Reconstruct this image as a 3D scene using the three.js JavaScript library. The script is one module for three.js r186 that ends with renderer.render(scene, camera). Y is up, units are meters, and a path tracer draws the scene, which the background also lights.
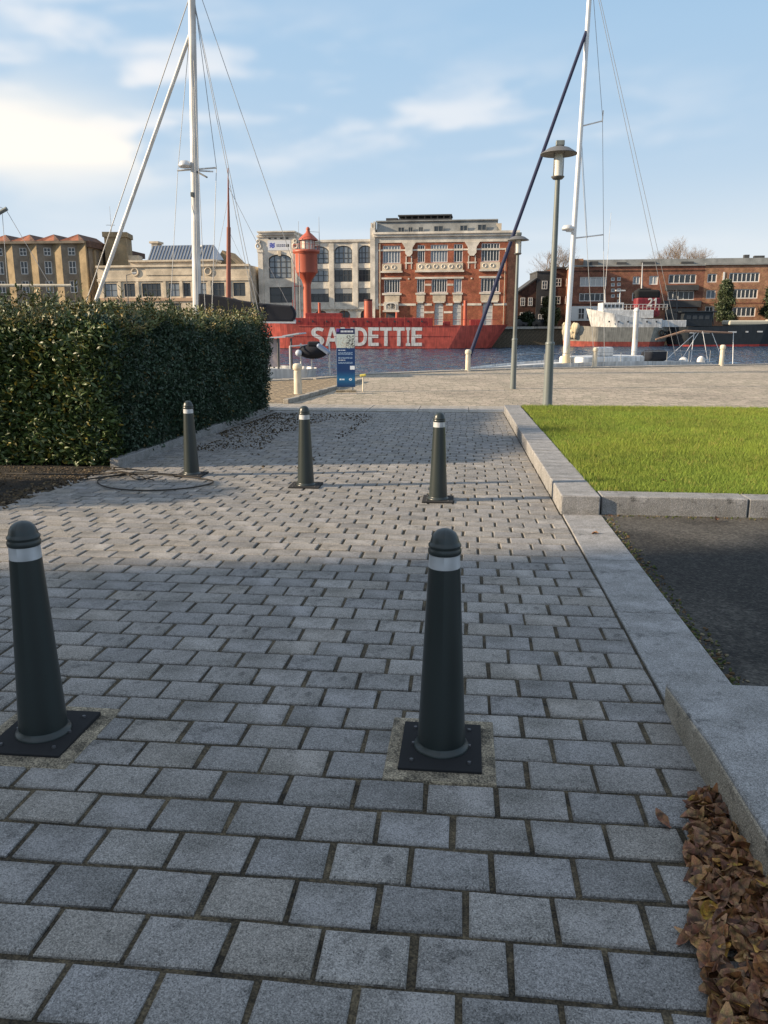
import * as THREE from 'three';
import { mergeGeometries } from 'three/addons/utils/BufferGeometryUtils.js';
import { RoundedBoxGeometry } from 'three/addons/geometries/RoundedBoxGeometry.js';
import { TextGeometry } from 'three/addons/geometries/TextGeometry.js';
import { FontLoader } from 'three/addons/loaders/FontLoader.js';

// ---------- camera, sky, sun, exposure ----------
const scene = new THREE.Scene();
const YAW = 0.103, PITCH = 0.2284;
const camera = new THREE.PerspectiveCamera(65.24, 0.75, 0.05, 4000);
camera.position.set(0, 1.61, 0);
camera.rotation.order = 'YXZ';
camera.rotation.set(-PITCH, YAW, 0);
const renderer = new THREE.WebGLRenderer({ antialias: true });
renderer.setSize(768, 1024);
renderer.toneMapping = THREE.LinearToneMapping;
renderer.toneMappingExposure = 1.75;
renderer.shadowMap.enabled = true;
const SUN_AZ = 13 * Math.PI / 180, SUN_EL = 21 * Math.PI / 180;   // from the left, a little behind the viewer, low
const sunDir = new THREE.Vector3(-Math.cos(SUN_AZ) * Math.cos(SUN_EL), Math.sin(SUN_EL), Math.sin(SUN_AZ) * Math.cos(SUN_EL));
const sun = new THREE.DirectionalLight(new THREE.Color(1, 0.80, 0.56), 5.0);
sun.position.copy(sunDir).multiplyScalar(250).add(new THREE.Vector3(0, 0, -60));
sun.target.position.set(0, 0, -60); scene.add(sun, sun.target);
sun.castShadow = true; sun.shadow.radius = 1.6; sun.shadow.mapSize.set(4096, 4096);
Object.assign(sun.shadow.camera, { left: -150, right: 150, top: 90, bottom: -90, near: 1, far: 520 });

let seed = 12345;
const rnd = () => { seed = (seed * 1664525 + 1013904223) >>> 0; return seed / 4294967296; };
const rr = (a, b) => a + (b - a) * rnd();
const hash = (x, y, z = 0) => { let h = (x * 374761393 + y * 668265263 + z * 2147483647) | 0; h = Math.imul(h ^ (h >>> 13), 1274126177); return ((h ^ (h >>> 16)) >>> 0) / 4294967296; };
const sm = (t) => t * t * (3 - 2 * t);
function vnoise(x, y, z, px = 0, py = 0) {       // value noise, optional period in x and y
  const xi = Math.floor(x), yi = Math.floor(y), zi = Math.floor(z), fx = sm(x - xi), fy = sm(y - yi), fz = sm(z - zi);
  const w = (a, p) => p ? ((a % p) + p) % p : a;
  const H = (i, j, k) => hash(w(xi + i, px), w(yi + j, py), zi + k);
  const l = (a, b, t) => a + (b - a) * t;
  return l(l(l(H(0, 0, 0), H(1, 0, 0), fx), l(H(0, 1, 0), H(1, 1, 0), fx), fy), l(l(H(0, 0, 1), H(1, 0, 1), fx), l(H(0, 1, 1), H(1, 1, 1), fx), fy), fz);
}
function fbm(x, y, z, n = 5) { let s = 0, a = 0.5, f = 1; for (let i = 0; i < n; i++) { s += a * vnoise(x * f, y * f, z * f + i * 17); a *= 0.5; f *= 2.03; } return s; }
const clamp = (v, a = 0, b = 1) => Math.min(b, Math.max(a, v));
const step = (a, b, v) => sm(clamp((v - a) / (b - a)));

{ // sky: air and cloud, one float map
  const W = 1536, Hh = 768, data = new Float32Array(W * Hh * 4), K = 0.63;
  for (let j = 0; j < Hh; j++) for (let i = 0; i < W; i++) {
    const lat = ((j + 0.5) / Hh - 0.5) * Math.PI, lon = ((i + 0.5) / W - 0.5) * 2 * Math.PI;
    const y = Math.sin(lat), c = Math.cos(lat), dx = Math.cos(lon) * c, dz = Math.sin(lon) * c;   // three's equirect: u = atan2(z, x)
    const e = Math.max(y, 0);
    const t1 = Math.pow(clamp(e / 0.42), 0.62), t2 = clamp((e - 0.3) / 0.7);
    let r = 0.64 + (0.305 - 0.64) * t1 - 0.13 * t2, g = 0.73 + (0.50 - 0.73) * t1 - 0.18 * t2, b = 0.80 + (0.72 - 0.80) * t1 - 0.16 * t2;
    const toSun = dx * sunDir.x + y * sunDir.y + dz * sunDir.z;
    const lobe = Math.pow(clamp(toSun * 0.5 + 0.5), 5) * 0.22;
    r += lobe * 0.9; g += lobe * 0.75; b += lobe * 0.5;
    if (y > -0.02) {
      const k = 1 / (e + 0.16), px = dx * k, pz = dz * k;                 // a flat cloud layer seen in perspective
      const warp = fbm(px * 0.7 + 3, pz * 0.7, 2, 3) * 1.5;
      const ci = fbm(px * 0.5 + warp + 11, pz * 1.9 + warp * 0.5, 4.2, 6);
      const az = Math.atan2(-dx, -dz), el = Math.asin(y);                 // az: left of straight ahead along the path
      const bank = (a, l, sa, sl) => Math.exp(-(((az - a) / sa) ** 2) - ((el - l) / sl) ** 2);
      const streak = fbm(az * 9 + fbm(az * 5, el * 22, 3, 3) * 2, el * 44 + az * 4, 7.3, 5);
      const veil = clamp(step(0.52, 0.86, ci) * 0.40 + step(0.38, 0.70, streak) * (0.95 * bank(0.40, 0.24, 0.28, 0.075) + 0.55 * bank(0.0, 0.235, 0.22, 0.035) + 0.40 * bank(-0.06, 0.20, 0.16, 0.02) + 0.35 * bank(0.62, 0.30, 0.25, 0.09)));
      const cn = fbm(az * 9 + 2, el * 15, 5.1, 6);
      const puff = clamp(step(0.30, 0.52, cn) * (1.15 * bank(0.54, 0.195, 0.16, 0.045) + 0.8 * bank(0.60, 0.34, 0.08, 0.03) + 0.5 * bank(0.40, 0.185, 0.09, 0.018)) + step(0.60, 0.74, fbm(px * 0.8 + 5.2, pz * 0.8 + 1.3, 9.1, 6)) * 0.5 * step(0.42, 0.62, e));
      const high = step(0.34, 0.60, e) * (0.35 + 0.5 * step(0.42, 0.62, fbm(px * 0.9 + 1.7, pz * 0.9 + 4.1, 6.6, 5)));  // cloud veil above the view, added to whiten and lift the ambient light
      const haze = step(0.20, 0.0, e) * 0.55 + 0.40 * bank(-0.42, 0.07, 0.28, 0.07);
      const mix = (a, C) => { r += (C[0] - r) * a; g += (C[1] - g) * a; b += (C[2] - b) * a; };
      mix(clamp(haze), [0.74, 0.79, 0.82]);
      mix(veil, [0.84, 0.85, 0.87]);
      mix(high, [0.80, 0.80, 0.81]);
      mix(clamp(puff), [0.98, 0.93, 0.85]);
    } else { r = 0.22; g = 0.22; b = 0.21; }
    const q = (j * W + i) * 4; data[q] = r * K; data[q + 1] = g * K; data[q + 2] = b * K; data[q + 3] = 1;
  }
  const t = new THREE.DataTexture(data, W, Hh, THREE.RGBAFormat, THREE.FloatType);
  t.mapping = THREE.EquirectangularReflectionMapping; t.magFilter = t.minFilter = THREE.LinearFilter; t.wrapS = THREE.RepeatWrapping; t.needsUpdate = true;
  scene.background = t; scene.environment = t;
}

// ---------- helpers ----------
const used = new Map();
const numbered = (n) => { const k = used.get(n) || 0; used.set(n, k + 1); return k ? n + '_' + String(k).padStart(3, '0') : n; };
function tag(o, label, category, group, kind) { o.userData.label = label; if (category) o.userData.category = category; if (group) o.userData.group = group; if (kind) o.userData.kind = kind; return o; }
function thing(name, label, category, pos = [0, 0, 0], ry = 0, group) { const o = new THREE.Group(); o.name = numbered(name); o.position.set(...pos); o.rotation.y = ry; scene.add(o); return tag(o, label, category, group); }
function structure(o, label) { o.userData.kind = 'structure'; o.userData.label = label; return o; }
function triUV(g) {                                    // uv in metres by the way each face points
  g = g.index ? g.toNonIndexed() : g;
  const p = g.attributes.position, uv = new Float32Array(p.count * 2), a = new THREE.Vector3(), b = new THREE.Vector3(), c = new THREE.Vector3();
  for (let i = 0; i < p.count; i += 3) {
    a.fromBufferAttribute(p, i); b.fromBufferAttribute(p, i + 1); c.fromBufferAttribute(p, i + 2);
    const n = b.clone().sub(a).cross(c.clone().sub(a)); const ax = Math.abs(n.x), ay = Math.abs(n.y), az = Math.abs(n.z);
    [a, b, c].forEach((v, k) => { const q = (i + k) * 2; if (ay >= ax && ay >= az) { uv[q] = v.x; uv[q + 1] = v.z; } else if (ax >= az) { uv[q] = v.z; uv[q + 1] = v.y; } else { uv[q] = v.x; uv[q + 1] = v.y; } });
  }
  g.setAttribute('uv', new THREE.BufferAttribute(uv, 2)); return g;
}
function merged(geos, keepUV) {
  geos = [].concat(geos).map((g) => { g = g.index ? g.toNonIndexed() : g; for (const k of Object.keys(g.attributes)) if (!['position', 'normal', 'uv'].includes(k)) g.deleteAttribute(k); if (!g.attributes.normal) g.computeVertexNormals(); if (!g.attributes.uv) g.setAttribute('uv', new THREE.BufferAttribute(new Float32Array(g.attributes.position.count * 2), 2)); return g; });
  const m = geos.length > 1 ? mergeGeometries(geos) : geos[0];
  return keepUV ? m : triUV(m);
}
function mesh(name, geos, mat, parent, keepUV) {
  const m = new THREE.Mesh(geos.isBufferGeometry && keepUV === 'raw' ? geos : merged(geos, keepUV), mat);
  m.name = parent ? name : numbered(name); m.castShadow = m.receiveShadow = true; (parent || scene).add(m); return m;
}
const box = (w, h, d, x = 0, y = 0, z = 0, ry = 0) => { const g = new THREE.BoxGeometry(w, h, d); if (ry) g.rotateY(ry); return g.translate(x, y, z); };
const rbox = (w, h, d, x = 0, y = 0, z = 0, r = 0.01, s = 2) => new RoundedBoxGeometry(w, h, d, s, r).translate(x, y, z);
const boxr = (x0, y0, x1, y1, z0, z1) => box(x1 - x0, y1 - y0, z1 - z0, (x0 + x1) / 2, (y0 + y1) / 2, (z0 + z1) / 2);
const V = (x, y, z) => new THREE.Vector3(x, y, z);
function rod(a, b, r0, r1 = r0, n = 6) { const d = b.clone().sub(a), L = d.length(); const g = new THREE.CylinderGeometry(r1, r0, L, n); g.translate(0, L / 2, 0); g.applyQuaternion(new THREE.Quaternion().setFromUnitVectors(V(0, 1, 0), d.normalize())); return g.translate(a.x, a.y, a.z); }
const lathe = (pts, n = 28) => new THREE.LatheGeometry(pts.map(([r, y]) => new THREE.Vector2(r, y)), n);
const tube = (pts, r, n = 40, k = 6) => new THREE.TubeGeometry(new THREE.CatmullRomCurve3(pts), n, r, k);
const C = (r, g, b) => new THREE.Color().setRGB(r, g, b);
const cy = Math.cos(YAW), sy = Math.sin(YAW);
const far = (u, w, y = 0) => V(u * cy - w * sy, y, -u * sy - w * cy);     // harbour frame: along and across the basin
const SL = 0.02125, QY = -0.46;
const gy = (z) => z > -21.6 ? SL * z : QY;

// ---------- textures ----------
function tex(n, fn, size, srgb = true) {
  const d = new Uint8Array(n * n * 4);
  for (let j = 0; j < n; j++) for (let i = 0; i < n; i++) { const c = fn(i, j, n); const q = (j * n + i) * 4; for (let k = 0; k < 3; k++) d[q + k] = clamp(c[k]) * 255; d[q + 3] = 255; }
  const t = new THREE.DataTexture(d, n, n); t.wrapS = t.wrapT = THREE.RepeatWrapping; t.magFilter = THREE.LinearFilter; t.minFilter = THREE.LinearMipmapLinearFilter; t.generateMipmaps = true;
  if (srgb) t.colorSpace = THREE.SRGBColorSpace; t.repeat.set(1 / size, 1 / size); t.needsUpdate = true; return t;
}
const pn = (i, j, n, f, s) => vnoise(i / n * f, j / n * f, s, f, f);      // periodic noise
const pf = (i, j, n, f, s) => 0.5 * pn(i, j, n, f, s) + 0.27 * pn(i, j, n, f * 2, s + 3) + 0.15 * pn(i, j, n, f * 4, s + 7) + 0.08 * pn(i, j, n, f * 8, s + 11);
const grey = (v, t = [1, 1, 1]) => [v * t[0], v * t[1], v * t[2]];
const graniteT = tex(1024, (i, j, n) => {
  const f = pn(i, j, n, 256, 1), f2 = pn(i, j, n, 420, 2), c = pf(i, j, n, 6, 3);
  let v = 0.80 + (f - 0.5) * 0.30 + (f2 - 0.5) * 0.26 + (c - 0.5) * 0.34 - 0.16 * step(0.60, 0.78, pf(i, j, n, 14, 6));
  if (pn(i, j, n, 330, 5) > 0.80) v -= 0.24; if (pn(i, j, n, 300, 9) > 0.84) v += 0.18;
  return grey(v, [1, 1, 1.0 + (c - 0.5) * 0.03]);
}, 0.9);
const graniteB = tex(512, (i, j, n) => grey(0.5 * pn(i, j, n, 170, 21) + 0.3 * pn(i, j, n, 85, 22) + 0.2 * pn(i, j, n, 20, 23)), 0.6, false);
const dirtT = tex(512, (i, j, n) => { const v = 0.62 + (pf(i, j, n, 10, 31) - 0.5) * 0.7 + (pn(i, j, n, 200, 32) - 0.5) * 0.5; return [v, v * 0.95, v * 0.86]; }, 0.8);
const asphaltT = tex(1024, (i, j, n) => {
  const c0 = pf(i, j, n, 3, 41), c = 0.5 + (step(0.40, 0.62, c0 + (pn(i, j, n, 40, 45) - 0.5) * 0.06) - 0.5) * 1.5; let v = 0.62 + (pn(i, j, n, 380, 42) - 0.5) * 0.42 + (pn(i, j, n, 200, 43) - 0.5) * 0.3 + (c - 0.5) * 0.25;
  if (pn(i, j, n, 330, 44) > 0.86) v += 0.24; return grey(v, [1, 0.99, 0.97]);
}, 4.5);
const asphaltB = tex(512, (i, j, n) => grey(0.6 * pn(i, j, n, 190, 47) + 0.4 * pn(i, j, n, 100, 48)), 0.8, false);
const plasterT = tex(512, (i, j, n) => grey(0.86 + (pf(i, j, n, 6, 51) - 0.5) * 0.36 + (pn(i, j, n, 120, 52) - 0.5) * 0.10, [1, 0.985, 0.96]), 9);
const brickT = tex(512, (i, j, n) => { const v = 0.82 + (pf(i, j, n, 8, 61) - 0.5) * 0.40 + (vnoise(i / n * 60, j / n * 200, 62, 60, 200) - 0.5) * 0.34; return [v, v * (0.94 + 0.1 * pn(i, j, n, 30, 63)), v * 0.95]; }, 6);
const paintT = tex(512, (i, j, n) => { const s = vnoise(i / n * 60, j / n * 5, 71, 60, 5), v = 0.88 + (pf(i, j, n, 8, 72) - 0.5) * 0.28 + (s - 0.5) * 0.20; return [v, v, v]; }, 5);
const barkT = tex(256, (i, j, n) => grey(0.7 + (vnoise(i / n * 40, j / n * 8, 81, 40, 8) - 0.5) * 0.6), 0.8);
const waterB = tex(512, (i, j, n) => grey(0.5 * vnoise(i / n * 14, j / n * 20, 91, 14, 20) + 0.3 * vnoise(i / n * 32, j / n * 44, 92, 32, 44) + 0.2 * vnoise(i / n * 70, j / n * 90, 93, 70, 90)), 9, false);
const settT = tex(1024, (i, j, n) => {              // worn stone setts far off: 36 courses in 7 m
  const rows = 36, row = Math.floor(j / n * rows), fv = j / n * rows - row, off = hash(row, 5) , cols = 28, cu = i / n * cols + off, col = Math.floor(cu) % cols, fu = cu - Math.floor(cu);
  const joint = (fv < 0.13 || fu < 0.09) ? 0.24 : 0; const t = hash(col, row, 3);
  const v = 0.84 + (t - 0.5) * 0.20 + (pn(i, j, n, 256, 101) - 0.5) * 0.16 + (pf(i, j, n, 3, 102) - 0.5) * 0.22 - joint; return [v, v * (0.985 - 0.03 * (t - 0.5)), v * 0.95];
}, 7);
const std = (o) => new THREE.MeshStandardMaterial({ roughness: 0.85, ...o });
const M = {
  pavers: [[0.385, 0.365, 0.342], [0.35, 0.335, 0.317], [0.425, 0.402, 0.372], [0.37, 0.35, 0.325], [0.315, 0.303, 0.29], [0.40, 0.37, 0.33], [0.37, 0.357, 0.345]].map((c) => std({ color: C(...c), map: graniteT, bumpMap: graniteB, bumpScale: 0.0035, roughness: 0.82 })),
  joint: std({ color: C(0.165, 0.145, 0.11), map: dirtT, roughness: 1 }),
  soil: std({ color: C(0.06, 0.05, 0.038), map: dirtT, bumpMap: dirtT, bumpScale: 0.03, roughness: 1 }),
  kerb: std({ color: C(0.43, 0.42, 0.41), map: graniteT, bumpMap: graniteB, bumpScale: 0.004, roughness: 0.8 }),
  kerb2: std({ color: C(0.39, 0.383, 0.375), map: graniteT, bumpMap: graniteB, bumpScale: 0.004, roughness: 0.8 }),
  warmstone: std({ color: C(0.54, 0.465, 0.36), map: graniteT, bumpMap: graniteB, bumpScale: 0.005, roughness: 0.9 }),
  concrete: std({ color: C(0.62, 0.585, 0.52), map: dirtT, bumpMap: graniteB, bumpScale: 0.006, roughness: 0.95 }),
  asphalt: std({ color: C(0.11, 0.104, 0.094), map: asphaltT, bumpMap: asphaltB, bumpScale: 0.008, roughness: 0.95 }),
  sett: std({ color: C(0.47, 0.415, 0.345), map: settT, roughness: 0.9 }),
  apron: std({ color: C(0.60, 0.51, 0.395), map: dirtT, roughness: 0.95 }),
  slab: std({ color: C(0.50, 0.46, 0.40), map: graniteT, roughness: 0.85 }),
  quaywall: std({ color: C(0.15, 0.14, 0.125), map: plasterT, roughness: 0.95 }),
  land: std({ color: C(0.27, 0.25, 0.215), map: dirtT, roughness: 1 }),
  water: new THREE.MeshPhysicalMaterial({ color: C(0.022, 0.045, 0.085), roughness: 0.08, ior: 1.33, bumpMap: waterB, bumpScale: 0.25 }),
  green: std({ color: C(0.030, 0.041, 0.041), map: paintT, roughness: 0.36, metalness: 0.0 }),
  black: std({ color: C(0.009, 0.0095, 0.011), roughness: 0.95 }),
  band: std({ color: C(0.62, 0.64, 0.66), map: paintT, roughness: 0.5 }),
  boltsteel: std({ color: C(0.06, 0.06, 0.065), roughness: 0.5 }),
  steel: std({ color: C(0.33, 0.34, 0.35), roughness: 0.4, metalness: 0.6 }),
  lampgrey: std({ color: C(0.20, 0.225, 0.22), map: paintT, roughness: 0.5, metalness: 0.2 }),
  lampcap: std({ color: C(0.12, 0.12, 0.12), roughness: 0.55 }),
  lampglass: std({ color: C(0.72, 0.70, 0.64), roughness: 0.2 }),
  cream: std({ color: C(0.74, 0.69, 0.58), map: plasterT, roughness: 0.8 }),
  white: std({ color: C(0.72, 0.72, 0.71), map: paintT, roughness: 0.45 }),
  alu: std({ color: C(0.60, 0.61, 0.62), roughness: 0.4, metalness: 0.3 }),
  navy: std({ color: C(0.012, 0.018, 0.055), roughness: 0.8 }),
  navycloth: std({ color: C(0.011, 0.013, 0.02), roughness: 0.95 }),
  rope: std({ color: C(0.045, 0.04, 0.035), roughness: 1 }),
  wire: std({ color: C(0.30, 0.31, 0.32), roughness: 0.5, metalness: 0.3 }),
  tan: std({ color: C(0.50, 0.43, 0.30), roughness: 1 }),
  red: std({ color: C(0.62, 0.105, 0.07), map: paintT, roughness: 0.55 }),
  reddark: std({ color: C(0.33, 0.035, 0.03), map: paintT, roughness: 0.6 }),
  redwarm: std({ color: C(0.52, 0.115, 0.06), map: paintT, roughness: 0.5 }),
  bootdark: std({ color: C(0.06, 0.018, 0.018), roughness: 0.8 }),
  hullgrey: std({ color: C(0.36, 0.335, 0.28), map: paintT, roughness: 0.7 }),
  hullblack: std({ color: C(0.018, 0.024, 0.03), map: paintT, roughness: 0.5 }),
  maroon: std({ color: C(0.24, 0.02, 0.03), map: paintT, roughness: 0.6 }),
  redbrick: std({ color: C(0.42, 0.14, 0.085), map: brickT, roughness: 0.95 }),
  brownbrick: std({ color: C(0.33, 0.145, 0.10), map: brickT, roughness: 0.95 }),
  orangebrick: std({ color: C(0.48, 0.26, 0.17), map: brickT, roughness: 0.95 }),
  darkbrick: std({ color: C(0.13, 0.065, 0.05), map: brickT, roughness: 0.95 }),
  slate: std({ color: C(0.07, 0.075, 0.085), map: plasterT, roughness: 0.8 }),
  buff: std({ color: C(0.40, 0.315, 0.20), map: plasterT, roughness: 0.95 }),
  buffshade: std({ color: C(0.31, 0.265, 0.215), map: plasterT, roughness: 0.95 }),  // shade of the bay faces turned from the sun, put into the colour
  stonecream: std({ color: C(0.78, 0.69, 0.56), map: plasterT, roughness: 0.9 }),
  stonewhite: std({ color: C(0.86, 0.82, 0.75), map: plasterT, roughness: 0.9 }),
  zinc: std({ color: C(0.34, 0.36, 0.37), map: plasterT, roughness: 0.6 }),
  roofblue: std({ color: C(0.13, 0.17, 0.24), roughness: 0.45 }),
  tile: std({ color: C(0.44, 0.165, 0.10), map: brickT, roughness: 0.9 }),
  tiledark: std({ color: C(0.17, 0.10, 0.08), map: brickT, roughness: 0.95 }),  // darker copy of the tile colour, shade of the slopes put in
  pane: std({ color: C(0.035, 0.042, 0.05), roughness: 0.12 }),
  panelight: std({ color: C(0.20, 0.23, 0.26), roughness: 0.15 }),
  framedark: std({ color: C(0.05, 0.055, 0.06), roughness: 0.6 }),
  framewhite: std({ color: C(0.70, 0.69, 0.66), roughness: 0.6 }),
  shutter: std({ color: C(0.45, 0.45, 0.44), roughness: 0.7 }),
  lettering: std({ color: C(0.86, 0.83, 0.78), map: paintT, roughness: 0.7 }),
  bark: std({ color: C(0.10, 0.08, 0.06), map: barkT, roughness: 1 }),
  twig: std({ color: C(0.26, 0.20, 0.15), roughness: 1 }),
};
for (const k of ['water']) M[k].bumpMap.anisotropy = 8;

// ---------- the ground, quay and water ----------
const EDGE = [[-120, -22], [-40, -27.2], [-9, -30.2], [-6.35, -32.3], [-4.66, -35.6], [-1.31, -38.4], [3.63, -41.7], [16.7, -47.4], [60, -66], [160, -108]];
function sheet(pts, y) {                                   // flat polygon in x and z
  const s = new THREE.Shape(pts.map(([x, z]) => new THREE.Vector2(x, -z))); const g = new THREE.ShapeGeometry(s); g.rotateX(-Math.PI / 2); return g.translate(0, y, 0);
}
function slopeSheet(x0, x1, z0, z1, lift, n = 1) {         // a strip lying on the sloping ground
  const g = new THREE.PlaneGeometry(x1 - x0, Math.abs(z1 - z0), 1, n); g.rotateX(-Math.PI / 2); g.translate((x0 + x1) / 2, 0, (z0 + z1) / 2);
  const p = g.attributes.position; for (let i = 0; i < p.count; i++) p.setY(i, SL * p.getZ(i) + lift); g.computeVertexNormals(); return g;
}
{
  const flat = sheet([[160, -21.6], ...EDGE.slice().reverse(), [-120, -21.6]], QY - 0.03);
  const q = mesh('quay_pavement', [flat, slopeSheet(-120, 160, 70, -21.6, -0.03)], M.sett);
  structure(q, 'worn pale stone setts of the sunlit quay');
  const wall = []; for (let i = 0; i < EDGE.length - 1; i++) { const [x0, z0] = EDGE[i], [x1, z1] = EDGE[i + 1], L = Math.hypot(x1 - x0, z1 - z0); wall.push(box(L, 3.6, 0.5, 0, 0, 0).rotateY(-Math.atan2(z1 - z0, x1 - x0)).translate((x0 + x1) / 2, QY - 1.86, (z0 + z1) / 2)); }
  tag(mesh('quay_wall', wall, M.quaywall), 'near quay wall dropping to the water', null, null, 'structure');
  const cop = thing('quay_coping', 'pale flat coping stones along the near quay edge', null); cop.userData.kind = 'structure';
  for (let i = 2; i < 8; i++) {
    const [x0, z0] = EDGE[i], [x1, z1] = EDGE[i + 1], L = Math.hypot(x1 - x0, z1 - z0), n = Math.max(1, Math.round(Math.min(L, 24) / 1.3)), a = -Math.atan2(z1 - z0, x1 - x0);
    const g = rbox(Math.min(L, 24) / n - 0.02, 0.16, 0.62, 0, 0, 0, 0.02); triUV(g);
    for (let k = 0; k < n; k++) { const s = (k + 0.5) / n * Math.min(L, 24) / L; const m = mesh('coping_stone', g, M.slab, cop); m.position.set(x0 + (x1 - x0) * s, QY - 0.06 + rr(-0.004, 0.004), z0 + (z1 - z0) * s); m.rotation.y = a; }
  }
  { // rippled surface where the camera sees it, a flat sheet beyond and below
    const nx = 330, nz = 330, P = new Float32Array((nx + 1) * (nz + 1) * 3), idx = []; let q = 0;
    for (let j = 0; j <= nz; j++) { const d = 28 + 140 * Math.pow(j / nz, 1.5); for (let i = 0; i <= nx; i++) { const u = (i / nx - 0.5) * (50 + d * 1.05) + 3, p = far(u, d), X = p.x, Z = p.z;
      const h = 0.055 * (fbm(X * 0.55, Z * 0.75, 1, 3) - 0.45) * 2 + 0.05 * Math.sin(X * 0.9 + Z * 1.7 + 3 * vnoise(X * 0.2, Z * 0.2, 4)) + 0.035 * Math.sin(-X * 1.3 + Z * 2.4 + 4 * vnoise(X * 0.3, Z * 0.3, 8)); P[q++] = X; P[q++] = -2.1 + h; P[q++] = Z; } }
    for (let j = 0; j < nz; j++) for (let i = 0; i < nx; i++) { const a = j * (nx + 1) + i, b = a + 1, c = a + nx + 1, e = c + 1; idx.push(a, b, e, a, e, c); }
    const g = new THREE.BufferGeometry(); g.setAttribute('position', new THREE.BufferAttribute(P, 3)); g.setIndex(idx); g.computeVertexNormals();
    const w = mesh('water', [g, sheet([[-400, -15], [-400, -260], [500, -260], [500, -15]], -2.4)], M.water); structure(w, 'rippled dark blue water of the harbour basin');
  }
  // far bank: a quay along the basin that steps back on the right
  const pts = [[-600, 143], [22.5, 143], [22.5, 164], [700, 164], [1600, 2500], [-1600, 2500]].map(([u, d]) => far(u, d));
  const s = new THREE.Shape(pts.map((p) => new THREE.Vector2(p.x, -p.z)));
  const g = new THREE.ExtrudeGeometry(s, { depth: 5, bevelEnabled: false }); g.rotateX(-Math.PI / 2); g.translate(0, -3.6, 0);
  structure(mesh('far_quay', g, M.land), 'far quay with stone wall across the water');
  for (const [u0, u1, d] of [[-90, 22.4, 142.9], [22.6, 120, 163.9]]) {
    const c = thing('far_quay_coping', d < 150 ? 'pale kerb along the far quay behind the red ship' : 'pale kerb along the far quay behind the grey ship', null); c.userData.kind = 'structure'; c.rotation.y = YAW;
    for (let u = u0; u < u1; u += 4) { const p = far(u + 2, d); const m = mesh('coping_stone', box(3.95, 0.4, 0.8), M.slab, c); m.position.copy(p.applyAxisAngle(V(0, 1, 0), -YAW)).setY(1.32); }
  }
}

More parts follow.
